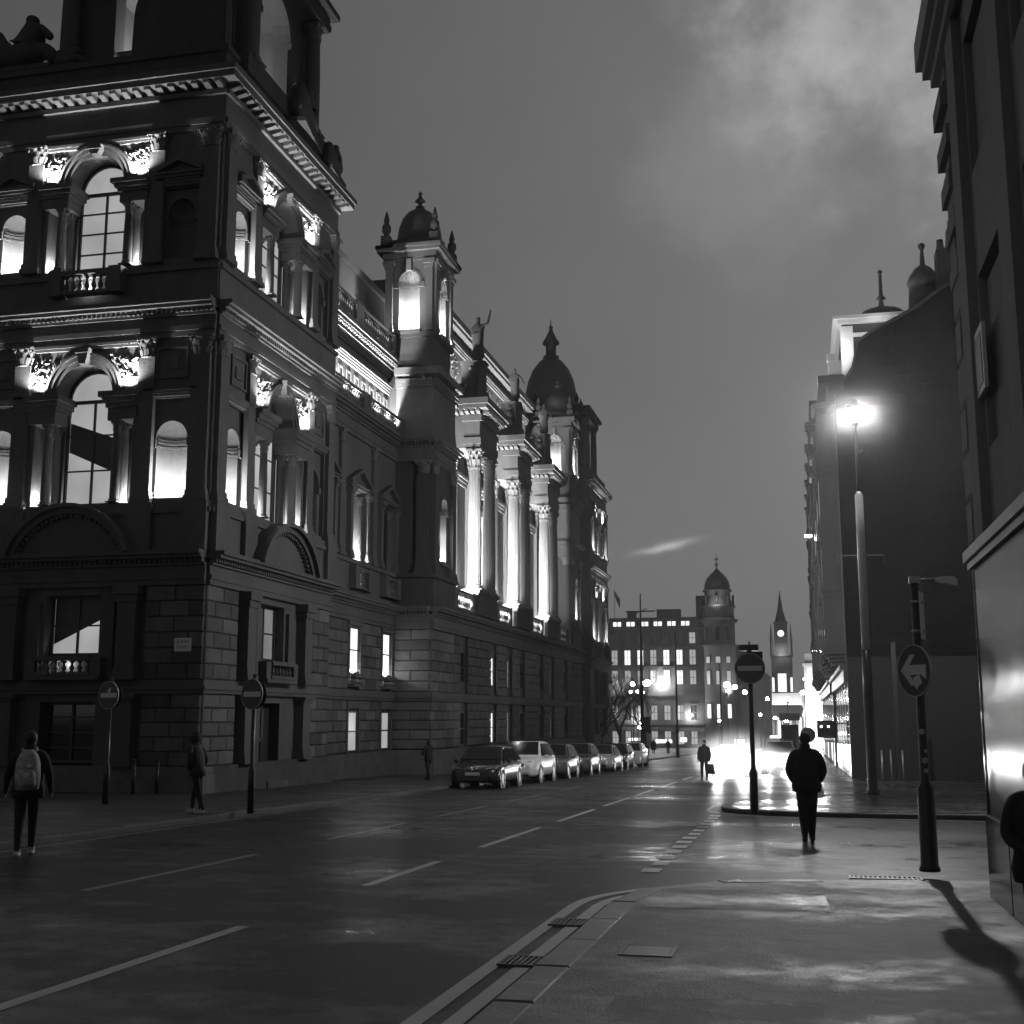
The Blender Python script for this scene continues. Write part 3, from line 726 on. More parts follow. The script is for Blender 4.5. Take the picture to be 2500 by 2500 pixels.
def fr_z(ox, oy, ux, uy, nx, ny, dz):
    f = FR(ox - dz * .7, oy + dz * .7, ux, uy, nx, ny); f.P = lambda u, d, z, f=f: (f.o[0] + u * f.u[0] + d * f.n[0], f.o[1] + u * f.u[1] + d * f.n[1], z + dz); return f
F_FRONT = fr_z(-17.5, 34.1, -1, 0, 0, -1, 0); F_SIDE = fr_z(-17.5, 34.1, 0, 1, 1, 0, .003)
tower_face(F_FRONT, 9.0, 4.5, 2.1, 3.05, 1., True, False, (.30, .52, .80, .62), True, (1, 1), (0, 1))
tower_face(F_SIDE, 10.0, 5.0, 2.4, 3.4, 1., True, True, None, False, (1, 0), (1, 0))
m = MB(); m.box(WORLD, -26.4, -18.3, 34.9, 44.0, -3, 23.3); m.build('tower_core', STONE2, PAL)
# street name plate on the corner
NP = MB(); NP.box(F_FRONT, .36, .92, .075, .095, 3.70, 4.10); npo = NP.build('street_name_plate', WHITE, PAL)
def text(body, size, loc, rot, m, parent, ext=.002, name='lettering', align='CENTER'):
    cu = bpy.data.curves.new(name, 'FONT'); cu.body = body; cu.size = size; cu.align_x = align; cu.align_y = 'CENTER'; cu.extrude = ext
    o = bpy.data.objects.new(name, cu); COL.objects.link(o); bpy.context.view_layer.update()
    me = bpy.data.meshes.new_from_object(o); me.name = name; bpy.data.objects.remove(o); me.materials.clear(); me.materials.append(m)
    t = link(name, me, parent); t.location = loc; t.rotation_euler = rot; return t
p = F_FRONT.P(.64, .098, 3.99); text('JOHN', .15, p, (pi / 2, 0, 0), BLACK, npo)
p = F_FRONT.P(.64, .098, 3.82); text('STREET', .13, p, (pi / 2, 0, 0), BLACK, npo)

# top stage, open arches with a lamp inside
def belvedere(x0, x1, y0, y1, z0, lit, near, dome=True):
    fs = [fr_z(x1, y0, -1, 0, 0, -1, 0), fr_z(x1, y0, 0, 1, 1, 0, .003), fr_z(x0, y1, 1, 0, 0, 1, .006), fr_z(x0, y1, 0, -1, -1, 0, .009)]
    for i, f in enumerate(fs):
        W = (x1 - x0) if i % 2 == 0 else (y1 - y0); c = W / 2
        b = MB(); wall(b, f, .02, W - .02, z0, z0 + 5.2, 0, .6, [(c - 1.25, c + 1.25, z0 + .9, z0 + 3.4, True)] if i < 2 else []); b.build('belvedere_wall', STONE2, PAL)
        k = MB(); k.ring(f, c, z0 + 3.4, 1.253, 1.5, 0, pi, -.05, .1, 14); k.box(f, c - 1.7, c - 1.253, -.05, .14, z0 + 3.1, z0 + 3.38); k.box(f, c + 1.253, c + 1.7, -.05, .14, z0 + 3.1, z0 + 3.38); k.build('arch_moulding', STONE2, PAL)
        if i < 2:
            for u in (.5, W - .5): column(f, u, .42, z0 + .3, z0 + 4.85, .3)
            balustrade(f, c - 1.2, c + 1.2, z0 + .35, z0 + 1.15, -.3, 6, 0, False)
        e = MB(); e.box(f, -.2, W + .2, -.6, .8, z0 + 4.9, z0 + 5.5); e.box(f, -.5, W + .5, -.6, 1.1, z0 + 5.5, z0 + 5.75); e.build('entablature', STONE2, PAL)
        q = MB(); q.box(f, -.3, W + .3, -.7, .75, z0 - .4, z0 + .3); q.build('base_course', STONE2, PAL)
    q = MB(); q.box(WORLD, x0 + .3, x1 - .3, y0 + .3, y1 - .3, z0 + 4.75, z0 + 4.85); q.build('belvedere_ceiling', STONE2, PAL)
    cx, cy = (x0 + x1) / 2, (y0 + y1) / 2
    if lit: lamp('belvedere_lamp', 'POINT', (cx - .8, cy - .3, z0 + 1.0), lit, .2, PAL)
    if dome:
        r = min(x1 - x0, y1 - y0) / 2 - .55; zb = z0 + 5.75
        d = MB(); d.lathe((cx, cy), [(r + .5, zb), (r + .5, zb + .8), (r + .1, zb + .9), (r, zb + 1.3), (r * .97, zb + 2.2), (r * .88, zb + 3.3), (r * .70, zb + 4.4), (r * .45, zb + 5.2), (r * .3, zb + 5.5)], 24); o = d.build('dome', LEAD, PAL)
        l = MB(); zz = zb + 5.5; l.lathe((cx, cy), [(.75, zz), (.75, zz + .25), (.5, zz + .3), (.5, zz + 1.35), (.8, zz + 1.45), (.8, zz + 1.6), (.55, zz + 2.0), (.3, zz + 2.5), (.15, zz + 2.9), (.22, zz + 3.1), (.06, zz + 3.3), (.03, zz + 3.9)], 14); l.build('lantern', LEAD, o)
        for k in range(8):
            t = 2 * pi * (k + .5) / 8; u = MB(); u.lathe((cx + (r + .35) * cos(t), cy + (r + .35) * sin(t)), [(.2, zb + .8), (.14, zb + 1.0), (.24, zb + 1.3), (.1, zb + 1.6), (.04, zb + 1.85)], 8); u.build('urn', STONE2, o)
belvedere(-24.5, -18.0, 35.4, 41.8, 23.5, 1700, True)
n = 14; b = MB(); b.prism(fr_z(-19.3, 34.55, 1, 0, 0, -1, 0), [(-1.95, 23.5), (1.5, 23.5), (1.5, 25.2)] + [(-.2 + 1.7 * cos(pi * i / n), 25.2 + 1.7 * sin(pi * i / n)) for i in range(1, n)] + [(-1.9, 25.2)], -.35, .1); b.build('parapet_gable', STONE2, PAL)
b = MB(); b.box(WORLD, -26.3, -17.7, 34.3, 43.9, 23.3, 23.42); b.build('roof_deck', LEAD, PAL)

# --------------------------------------------------- wing between tower and pavilion
WX = -18.3; F_W = fr_z(WX, 44.1, 0, 1, 1, 0, .006); WL = 10.1
b = MB(); b.box(F_W, 0, WL, -.5, .3, -3, .05); b.box(F_W, 0, WL, -.5, .22, .05, .25); b.build('plinth', BLOCK, PAL)
GW = [1.3, 4.95, 9.1]; MW = [4.95, 9.1]
b = MB()
wall(b, F_W, 0, WL, .2, 2.44, -.03, .6, [(c - .62, c + .62, .27, 2.0) for c in GW]); wall(b, F_W, 0, WL, 2.44, 5.72, -.03, .6, [(c - .62, c + .62, 3.5, 5.5) for c in MW])
b.build('wall', STONE, PAL)
segs = [(0, GW[0] - .8), (GW[0] + .8, GW[1] - .8), (GW[1] + .8, GW[2] - .8), (GW[2] + .8, WL)]
for i, (a, e) in enumerate(segs):
    if e - a > .25: courses(F_W, a, e, .28, 5, .43, .06, 1.25, True, i)
for i, (a, e) in enumerate([(0, MW[0] - .8), (MW[0] + .8, MW[1] - .8), (MW[1] + .8, WL)]):
    if e - a > .25: courses(F_W, a, e, 2.86, 6, .475, .06, 1.25, True, i)
for i, c in enumerate(GW):
    q = MB(); q.box(F_W, c - .82, c - .62, -.05, .09, .25, 2.08); q.box(F_W, c + .62, c + .82, -.05, .09, .25, 2.08); q.box(F_W, c - .82, c + .82, -.05, .12, 2.08, 2.4); q.build('window_surround', STONE, PAL)
    sash(F_W, c - .62, c + .62, .28, 2.0, -.03, GLASS if i == 0 else GLASSMID, False, 1, 2, None, .06)
for c in MW:
    q = MB(); q.box(F_W, c - .82, c - .62, -.05, .1, 3.3, 5.55); q.box(F_W, c + .62, c + .82, -.05, .1, 3.3, 5.55); q.box(F_W, c - .9, c + .9, -.05, .16, 5.55, 5.7); q.build('window_surround', STONE, PAL)
    sash(F_W, c - .62, c + .62, 3.52, 5.5, -.03, GLASSLIT, False, 1, 2, None, .05); balustrade(F_W, c - .62, c + .62, 2.98, 3.5, .16, 7, 5, False, .7, .08)
    lamp('uplight_or_added_fill', 'POINT', F_W.P(c, .04, 3.62), 60, .05, PAL)
b = MB(); b.box(F_W, 0, WL, -.3, .12, 2.44, 2.56); b.box(F_W, 0, WL, -.3, .18, 2.56, 2.66); b.box(F_W, 0, WL, -.3, .1, 2.66, 2.85); b.build('string_course', STONE, PAL)
entab(F_W, 0, WL, 5.72, 6.75, .08, .42, True, 0)
b = MB(); b.box(F_W, 0, WL, -.6, .1, 6.75, 8.1); b.box(F_W, 0, WL, -.6, .2, 8.1, 8.28); b.build('pedestal_course', STONE, PAL)
FW = [1.1, 5.0, 8.9]
b = MB(); wall(b, F_W, 0, WL, 8.28, 13.6, 0, .8, [(c - .8, c + .8, 8.3, 11.3) for c in FW]); b.build('wall', STONE, PAL)
for i, c in enumerate(FW):
    sash(F_W, c - .8, c + .8, 8.32, 11.3, -.75, GLASSDIM if i != 1 else GLASSMID, False, 2, 4)
    for s in (-1, 1):
        column(F_W, c + s * .68, -.12, 8.32, 11.15, .13, .4); pilaster(F_W, c + s * 1.05, .3, -.02, .2, 8.3, 11.3, .3, STONE, True)
    aedicule(F_W, c, 2.5, 0, 11.35, 0)
    if i == 1:
        lamp('uplight_or_added_fill', 'POINT', F_W.P(c, -.35, 8.5), 520, .06, PAL)
    balustrade(F_W, c - .6, c + .6, 7.05, 7.95, .22, 6, 14 if i == 1 else 0, True, .8, .08)
for u in (3.0, 7.0): pilaster(F_W, u, .5, -.02, .14, 8.3, 13.6, .55)
entab(F_W, 0, WL, 13.6, 14.75, .06, .38, True, 0)
for k, (u0, u1) in enumerate(((.6, 4.6), (5.5, 9.5))): balustrade(F_W, u0, u1, 14.76, 15.6, .2, 16, 0, True)
# attic set back, floodlit from the ledge
AX = -18.75; F_A = fr_z(AX, 44.1, 0, 1, 1, 0, .009)
b = MB(); aw = [.9 + .98 * i for i in range(10)]
wall(b, F_A, 0, WL, 14.6, 17.2, 0, .5, [(u - .2, u + .2, 16.0, 16.55) for u in aw]); b.box(F_A, 0, WL, -.5, 0, 17.2, 18.0); b.build('attic_wall', STONE, PAL)
for u in aw:
    q = MB(); q.box(F_A, u - .2, u + .2, -.2, -.18, 16.0, 16.55); o = q.build('window', GLASS, PAL)
    q = MB(); q.box(F_A, u - .29, u - .2, -.05, .05, 15.9, 16.64); q.box(F_A, u + .2, u + .29, -.05, .05, 15.9, 16.64); q.box(F_A, u - .2, u + .2, -.05, .05, 16.55, 16.64); q.build('frame', STONE, o)
b = MB(); mould(b, F_A, 0, WL, 16.9, 17.3, .26, 4); b.build('moulding', STONE, PAL)
b = MB(); mould(b, F_A, 0, WL, 17.75, 18.2, .3, 4); b.build('moulding', STONE, PAL)
modillions(F_A, 0, WL, 18.2, 18.36, .45, 30, True)
b = MB(); b.box(F_A, 0, WL, -.5, .46, 18.36, 18.52); b.box(F_A, 0, WL, -.5, .54, 18.52, 18.72); b.build('cornice', STONE, PAL)
for k, (u0, u1) in enumerate(((.6, 4.7), (5.6, 9.6))): balustrade(F_A, u0, u1, 18.73, 19.75, .2, 16, 200, True, 1.0, .3)
for i in range(7):
    u = .9 + 1.4 * i; o = MB().box(F_A, u - .12, u + .12, .22, .34, 14.76, 14.9).build('floodlight', IRON, PAL)
    l = lamp('uplight_or_added_fill', 'SPOT', F_A.P(u, .28, 14.95), 1800, .06, o, None, radians(150), .7); l.rotation_euler = (pi - radians(8), 0, pi / 2)
b = MB(); b.box(WORLD, -26, -19.25, 44.1, 54.2, -3, 14.6); b.box(WORLD, -26, -19.25, 44.1, 54.2, 14.601, 18.7); b.build('wing_core', STONE2, PAL)
# roof block behind
b = MB(); b.box(WORLD, -25, -20.3, 50.5, 61, 18.7, 22.9); b.box(WORLD, -25.2, -20.1, 50.3, 61.2, 22.9, 23.2); o = b.build('roof_block', STONE, PAL)
for i in range(3): q = MB(); q.box(WORLD, -24 + i * 1.3, -23.1 + i * 1.3, 50.44, 50.5, 20.8, 22.2); q.build('panel', STONE2, o)

# --------------------------------------------------- pavilion with the domed turret (near), and its twin far along
def pavilion(y0, y1, near):
    X = -16.5; W = y1 - y0
    fs = fr_z(X, y0, 0, 1, 1, 0, .012); ff = fr_z(X, y0, -1, 0, 0, -1, .015); D = 1.8
    for (f, L) in ((fs, W), (ff, D)):
        b = MB(); b.box(f, -.2, L, -.5, .3, -3, .05); b.box(f, -.15, L, -.5, .22, .05, .25); b.build('plinth', BLOCK, PAL)
        courses(f, 0, L, .28, 5, .43, .06, 1.3, near); courses(f, 0, L, 2.86, 6, .475, .06, 1.3, near)
        b = MB(); b.box(f, -.1, L, -.3, .12, 2.44, 2.56); b.box(f, -.16, L, -.3, .18, 2.56, 2.66); b.box(f, 0, L, -.3, .1, 2.66, 2.85); b.build('string_course', STONE, PAL)
        entab(f, 0, L, 5.72, 6.75, .08, .42, near, 0)
        b = MB(); b.box(f, 0, L, -.5, .12, 6.75, 8.1); b.box(f, -.1, L, -.5, .25, 8.1, 8.3); b.build('pedestal_course', STONE2, PAL)
        entab(f, 0, L, 13.6, 14.75, .06, .38, near, 0)
        b = MB(); b.box(f, 0, L, -.5, .03, 14.75, 17.2); b.build('attic_wall', STONE, PAL)
        b = MB(); mould(b, f, 0, L, 17.2, 17.6, .25, 3); b.box(f, -.4, L, -.5, .45, 17.75, 18.1); b.build('cornice', STONE, PAL)
        for u in ((.4, L - .4) if L > 2 else (.4,)): pilaster(f, u, .6, -.02, .16, 8.3, 13.6, .6, STONE2)
    b = MB(); c = 1.95
    wall(b, fs, 0, W, 8.3, 13.6, 0, .6, [(c - .5, c + .5, 8.9, 11.6, True)]); wall(b, ff, 0, D, 8.3, 13.6, 0, .6, []); b.build('wall', STONE2, PAL)
    niche(fs, c, 1.0, 8.95, 11.6, 0, 450)
    b = MB(); b.box(WORLD, -24, X - .62, y0 + .3, y1, -3, 18.05); b.build('pavilion_core', STONE2, PAL)
    # turret
    tx0, tx1, ty0, ty1 = -18.96, -16.5, y0, y0 + 3.0
    fs2 = fr_z(tx1, ty0, 0, 1, 1, 0, .018); ff2 = fr_z(tx1, ty0, -1, 0, 0, -1, .021); fb = fr_z(tx0, ty1, 1, 0, 0, 1, .018); fl = fr_z(tx0, ty1, 0, -1, -1, 0, .021)
    b = MB(); b.box(WORLD, tx0 + .03, tx1 - .03, ty0 + .03, ty1 - .03, 18.1, 19.85); b.box(WORLD, tx0 - .12, tx1 + .12, ty0 - .12, ty1 + .12, 19.7, 19.95); b.build('turret_base', STONE2, PAL)
    for f, L in ((ff2, tx1 - tx0), (fs2, ty1 - ty0), (fb, tx1 - tx0), (fl, ty1 - ty0)):
        c = L / 2; b = MB(); wall(b, f, .02, L - .02, 19.95, 23.9, 0, .58, [(c - .52, c + .52, 20.0, 22.5, True)]); b.build('turret_wall', STONE, PAL)
        if f in (ff2, fs2):
            niche(f, c, 1.04, 20.0, 22.5, 0, 900, True)
            for u in (.22, L - .22): pilaster(f, u, .36, -.02, .12, 19.96, 23.55, .4, STONE, True)
            k = MB(); k.box(f, c - .13, c + .13, -.02, .22, 23.02, 23.6); k.build('keystone', CARVED, PAL)
        b = MB(); b.box(f, -.05, L + .05, -.5, .08, 23.56, 23.7); b.box(f, -.1, L + .1, -.5, .12, 23.7, 23.95); b.box(f, -.35, L + .35, -.5, .36, 23.98, 24.15); b.box(f, -.42, L + .42, -.5, .42, 24.15, 24.32); b.build('cornice', STONE, PAL)
    cx, cy = (tx0 + tx1) / 2, (ty0 + ty1) / 2
    d = MB(); d.box(WORLD, tx0 + .1, tx1 - .1, ty0 + .1, ty1 - .1, 24.3, 24.75); d.lathe((cx, cy), [(1.28, 24.75), (1.28, 25.0), (1.12, 25.05), (1.1, 25.4), (1.04, 25.8), (.9, 26.2), (.65, 26.55), (.35, 26.75), (.2, 26.85)], 20)
    o = d.build('dome', LEAD, PAL)
    l = MB(); l.lathe((cx, cy), [(.24, 26.8), (.24, 26.95), (.1, 27.0), (.1, 27.15), (.28, 27.25), (.14, 27.4), (.06, 27.55), (.12, 27.63), (.02, 27.8)], 10); l.build('finial', LEAD, o)
    for (x, y) in ((tx0, ty0), (tx1, ty0), (tx0, ty1), (tx1, ty1)):
        u = MB(); u.box(WORLD, x - .22, x + .22, y - .22, y + .22, 24.3, 24.9); u.lathe((x, y), [(.1, 24.9), (.12, 25.0), (.24, 25.2), (.22, 25.45), (.1, 25.6), (.16, 25.7), (.1, 25.95), (.03, 26.2)], 8); u.build('urn', STONE2, o)
pavilion(54.2, 58.0, True); pavilion(90.2, 94.0, False)

# --------------------------------------------------- portico with paired columns
PX = -16.5; F_P = fr_z(PX, 58.0, 0, 1, 1, 0, .024); PL = 32.2
b = MB(); b.box(F_P, 0, PL, -.5, .3, -3.5, .05); b.box(F_P, 0, PL, -.5, .22, .05, .25); b.build('plinth', BLOCK, PAL)
PW = [2.0, 8.2, 12.0, 15.4, 21.0, 24.6, 29.5]
b = MB(); wall(b, F_P, 0, PL, .2, 2.44, -.1, .6, [(c - .55, c + .55, .27, 2.0) for c in PW]); wall(b, F_P, 0, PL, 2.44, 5.72, -.1, .6, [(c - .55, c + .55, 3.35, 5.0) for c in PW]); b.build('wall', STONE, PAL)
last = 0
for i, c in enumerate(PW + [PL + .7]):
    e = c - .7
    if e > last + .3: courses(F_P, last, e, .28, 5, .43, .06, 1.3, False, i); courses(F_P, last, e, 2.86, 6, .475, .06, 1.3, False, i)
    last = c + .7
for i, c in enumerate(PW):
    lit = i in (1,)
    for (za, zb) in ((.28, 2.0), (3.36, 5.0)): sash(F_P, c - .55, c + .55, za, zb, -.17, GLASSLIT if lit else (GLASSDIM if i % 3 == 2 else GLASS), False, 1, 2)
b = MB(); b.box(F_P, 0, PL, -.3, .12, 2.44, 2.56); b.box(F_P, 0, PL, -.3, .18, 2.56, 2.66); b.box(F_P, 0, PL, -.3, .1, 2.66, 2.85); b.build('string_course', STONE, PAL)
entab(F_P, 0, PL, 5.72, 6.75, .08, .42, False, 0)
# back wall of the loggia
F_B = fr_z(-17.9, 58.0, 0, 1, 1, 0, .027)
blocks = [4.2, 13.3, 22.4]        # local start of each column pair
bays = [2.0, 10.6, 19.7, 28.8]
b = MB(); wall(b, F_B, 0, PL, 6.7, 18.6, 0, .5, [(c - 1.0, c + 1.0, 8.4, 12.2, True) for c in bays]); b.build('loggia_wall', STONE, PAL)
b = MB(); mould(b, F_B, 0, PL, 14.3, 14.9, .2, 3); b.build('moulding', STONE, PAL)
for c in bays:
    sash(F_B, c - .98, c + .98, 8.42, 12.18, -.35, GLASSMID, True, 2, 4)
    k = MB(); k.ring(F_B, c, 12.2, 1.003, 1.35, 0, pi, -.05, .14, 14); k.box(F_B, c - 1.45, c - 1.003, -.05, .16, 11.8, 12.18); k.box(F_B, c + 1.003, c + 1.45, -.05, .16, 11.8, 12.18); k.build('arch_moulding', STONE, PAL)
    leaf_relief(F_B, c - 1.5, c + 1.5, 12.5, 14.1, .02, 24, int(c), lambda u, z, c=c: hypot(u - c, z - 12.2) > 1.45)
    balustrade(F_P, c - 1.4, c + 1.4, 7.0, 8.0, -.1, 9, 120, True)
    if c > 25: continue
    for (s, tgt, pw) in ((-.5, F_P.P(c + 2.2, -.15, 15.2), 8500), (.4, F_B.P(c, .05, 14.0), 16000), (-1.2, F_P.P(c + 2.0, -.9, 11.0), 3500)):
        o = MB().box(F_P, c + s - .12, c + s + .12, -.75, -.6, 7.7, 7.85).build('floodlight', IRON, PAL)
        l = lamp('uplight_or_added_fill', 'SPOT', F_P.P(c + s, -.62, 8.15), pw, .12, o, None, radians(85), 1.0); aim(l, tgt)
    for s in (-1.0, .9): lamp('uplight_or_added_fill', 'POINT', F_P.P(c + s, -.75, 8.2), 2600, .12, PAL)
b = MB(); b.box(F_P, 0, PL, -1.4, .12, 6.75, 6.98); b.build('loggia_floor', STONE2, PAL)
for k, s0 in enumerate(blocks):
    b = MB(); b.box(F_P, s0 - .25, s0 + 3.9, -1.4, .25, 6.99, 8.1); b.box(F_P, s0 - .33, s0 + 3.98, -1.4, .33, 8.1, 8.3); b.build('pedestal', STONE2, PAL)
    for q in (.3, 3.35):
        column(F_P, s0 + q, -.1, 8.3, 15.9, .36, .95)
        pilaster(F_B, s0 + q, .7, -.02, .22, 8.3, 15.9, .95)
    b = MB(); u0, u1 = s0 - .08, s0 + 3.73
    b.box(F_P, u0, u1, -.62, .26, 15.9, 16.15); b.box(F_P, u0 - .04, u1 + .04, -.66, .3, 16.15, 16.5); b.box(F_P, u0, u1, -.6, .24, 16.5, 17.4); b.box(F_P, u0 - .12, u1 + .12, -.72, .36, 17.4, 17.75); b.box(F_P, u0 + .1, u1 - .1, -1.4, -.6, 15.95, 17.74)
    b.box(F_P, u0 - .5, u1 + .5, -1.35, .74, 18.0, 18.22); b.box(F_P, u0 - .6, u1 + .6, -1.35, .84, 18.22, 18.55); o = b.build('entablature_block', STONE, PAL)
    f2 = fr_z(F_P.P(u0 - .12, 0, 0)[0] + .36 - .0, F_P.P(u0 - .12, 0, 0)[1], -1, 0, 0, -1, .0)
    modillions(f2, 0, 1.5, 17.76, 18.0, .36, 5, False, o); modillions(fr_z(PX + .36, 58 + u0, 0, 1, 1, 0, 0), 0, u1 - u0, 17.76, 18.0, .36, 12, False, o)
    q = MB(); [q.box(F_P, s0 + a, s0 + 3.65 - a, -1.3 + w_, -w_ * .5, za, zb) for (a, w_, za, zb) in ((.1, 0, 18.56, 19.1), (.55, .12, 19.1, 19.7), (.95, .2, 19.7, 20.85), (.85, .15, 20.85, 21.05))]; q.build('statue_pedestal', STONE2, PAL)
    for sg in (.6, 3.05): q = MB(); q.ball(F_P.P(s0 + sg, -.5, 19.5), .42, 10, 7, (.9, .9, 1.1)); q.ball(F_P.P(s0 + sg + (.12 if sg < 1 else -.12), -.5, 20.1), .26, 10, 7, (1, .9, 1.4)); q.ball(F_P.P(s0 + sg + (.15 if sg < 1 else -.15), -.48, 20.6), .15, 8, 6); q.build('seated_figure', STONE2, PAL)
for i, c in enumerate(bays):
    L = 1.8 if i in (0, 3) else 2.55
    b = MB(); e = MB()
    a0, a1 = (0, 3.55) if i == 0 else ((blocks[2] + 4.4, PL) if i == 3 else (blocks[i - 1] + 4.4, blocks[i] - .7))
    e.box(F_B, a0, a1, -.4, .15, 15.9, 17.7); e.box(F_B, a0, a1, -.4, .6, 18.0, 18.5); mould(e, F_B, a0, a1, 15.9, 16.4, .24, 3); mould(e, F_B, a0, a1, 17.5, 17.98, .4, 3); e.build('entablature', STONE, PAL)
# great attic behind, floodlit
F_G = fr_z(-19.5, 60.5, 0, 1, 1, 0, .03); GL = 27.5
b = MB(); b.box(F_G, 0, GL, -5, 0, 18.5, 24.4); b.build('attic_wall', STONE, PAL)
b = MB(); mould(b, F_G, -.2, GL + .2, 23.4, 23.8, .25, 3); b.box(F_G, -.3, GL + .3, -5, .5, 24.4, 24.62); b.box(F_G, -.4, GL + .4, -5, .62, 24.62, 25.0); b.build('cornice', STONE, PAL)
for i in range(6): leaf_relief(F_G, 1 + i * 4.4, 4.2 + i * 4.4, 21.3, 23.1, .02, 30, 50 + i)
for i in range(7):
    l = lamp('uplight_or_added_fill', 'SPOT', F_G.P(1.5 + i * 4.0, .75, 19.2), 2400, .08, PAL, None, radians(140), .6); l.rotation_euler = (pi - radians(5), 0, pi / 2)
b = MB(); b.box(WORLD, -25, -18.42, 58, 90.3, -3.5, 18.5); b.build('portico_core', STONE2, PAL)
# --------------------------------------------------- far wing and far tower
F_W2 = fr_z(WX, 94.0, 0, 1, 1, 0, .006)
b = MB(); b.box(F_W2, 0, WL, -6, 0, -3.5, 14.75); b.box(F_W2, 0, WL, -6, -.45, 14.75, 18.7); b.box(F_W2, 0, WL, -6, .4, 14.4, 14.75); b.box(F_W2, 0, WL, -6, .4, 6.3, 6.7); b.build('far_wing', STONE, PAL)
for c in (1.5, 5.0, 8.5):
    for (za, zb, pm) in ((.5, 2.2, GLASS), (3.4, 5.4, GLASSDIM), (8.4, 11.2, GLASSMID)): sash(F_W2, c - .6, c + .6, za, zb, .005, pm, False, 2, 3)
F_S2 = fr_z(-17.5, 104.1, 0, 1, 1, 0, .003); F_F2 = fr_z(-17.5, 104.1, -1, 0, 0, -1, 0)
tower_face(F_S2, 10.0, 5.0, 2.4, 3.4, 1., False, True, None, False)
b = MB(); b.box(WORLD, -26.4, -18.3, 104.15, 114.05, -4, 23.4); b.box(F_F2, .0, .9, -.9, .0, -4, 23.3); b.box(F_F2, -.5, 9, -1, .5, 22.1, 22.5); b.box(F_F2, -.35, 9, -1, .35, 14.4, 14.75); b.build('far_tower_core', STONE, PAL)
belvedere(-24.8, -18.6, 106, 112, 23.5, 1300, False)
# ------------------------------------------------------------------ near right building: granite shopfront, stone above
NR = empty('stone_office_building', (0, 0, 0), 0, 'dark stone office building with glossy granite and glass shopfront at the right edge', 'office building')
F_R = fr_z(1.9, 14.4, 0, -1, -1, 0, 0)        # u runs back towards the viewer, d towards the street
b = MB(); b.box(F_R, .0, 30, -16, 0, -1, .72); b.build('plinth', GRANITE, NR)
for i in range(12):
    q = MB(); q.cham(F_R, .03 + i * 1.55, 1.52 + i * 1.55, -.05, .03, -.6, .715, .008); q.build('granite_panel', GRANITE, NR)
b = MB(); b.box(F_R, .0, 30, -16, -.12, .72, 3.3); b.build('shop_core', BLACK, NR)
for i in range(6):
    o = MB().box(F_R, .0 + i * 3.4, .06 + i * 3.4, -.1, .006, .72, 3.36).build('shop_frame', GRANITE, NR)
    MB().box(F_R, .062 + i * 3.4, 3.398 + i * 3.4, -.08, -.004, .722, 3.35).build('shop_pane', SHOPGLASS, o)
b = MB(); b.box(F_R, -.04, 30, -.3, .05, 3.36, 3.44); b.box(F_R, -.05, 30, -.3, .09, 3.44, 3.555); b.build('fascia', FASCIA, NR)
b = MB(); b.box(F_R, .02, 30, -16, -.3, 3.56, 9.4)
ops = [(1.6 + 2.6 * i, 2.9 + 2.6 * i, 4.4, 6.2) for i in range(8)]; wall(b, F_R, .02, 30, 3.56, 6.9, -.02, .28, ops); wall(b, F_R, .02, 30, 6.9, 9.4, -.02, .28, [(o[0], o[1], 7.3, 8.8) for o in ops]); b.build('wall', NRSTONE, NR)
for o in ops[:6]:
    for (za, zb) in ((4.4, 6.2), (7.3, 8.8)):
        w = MB(); w.cham(F_R, o[0] + .02, o[1] - .02, -.29, -.09, za + .02, zb - .02, .06); w.build('wall_panel', NRSTONE, NR)
for i, z in enumerate((6.6, 7.12, 7.62, 8.1, 8.62)):
    q = MB(); e = .045 + .018 * i; q.prism(fr_z(F_R.P(-e, 0, 0)[0], F_R.P(-e, 0, 0)[1], -1, 0, 0, -1, 0), [(-16, z), (e, z), (e + .05, z + .12), (e + .02, z + .40), (-16, z + .46)], -30, 0) if False else q.box(F_R, -e, .62 + .13 * (i % 2), -.2, e, z, z + .22); q.box(F_R, -e * .6, .5, -.2, e * .6, z + .22, z + .34); q.build('string_course', NRSTONE, NR)
for i in range(9):
    for k in range(9):
        pass
for k in range(11):
    z = 3.6 + k * .52; L = .75 if k % 2 else .45
    q = MB(); q.cham(F_R, -.015, L, -.3, .03, z + .012, z + .508, .03); q.build('quoin', NRSTONE, NR)
for i in range(5):
    u = 1.15 + 2.6 * i
    q = MB(); q.box(F_R, u - .28, u + .28, -.2, .07, 3.57, 9.19); q.build('wall_pilaster', NRSTONE, NR)
b = MB(); b.box(F_R, -.12, 30, -.3, .12, 9.2, 9.35); b.box(F_R, -.2, 30, -16, .2, 9.35, 9.5); b.box(F_R, -.27, 30, -16, .27, 9.5, 9.85); b.build('eaves', FASCIA, NR)
b = MB(); b.box(F_R, .2, 30, -16, -.3, 9.85, 11.5); b.build('parapet', NRSTONE, NR)
o = MB().box(F_R, .82, 1.95, .0, .035, 4.95, 5.62).build('wall_plate', WHITE, NR)
MB().box(F_R, .9, 1.87, .035, .042, 5.02, 5.55).build('plate_face', FASCIA, o)

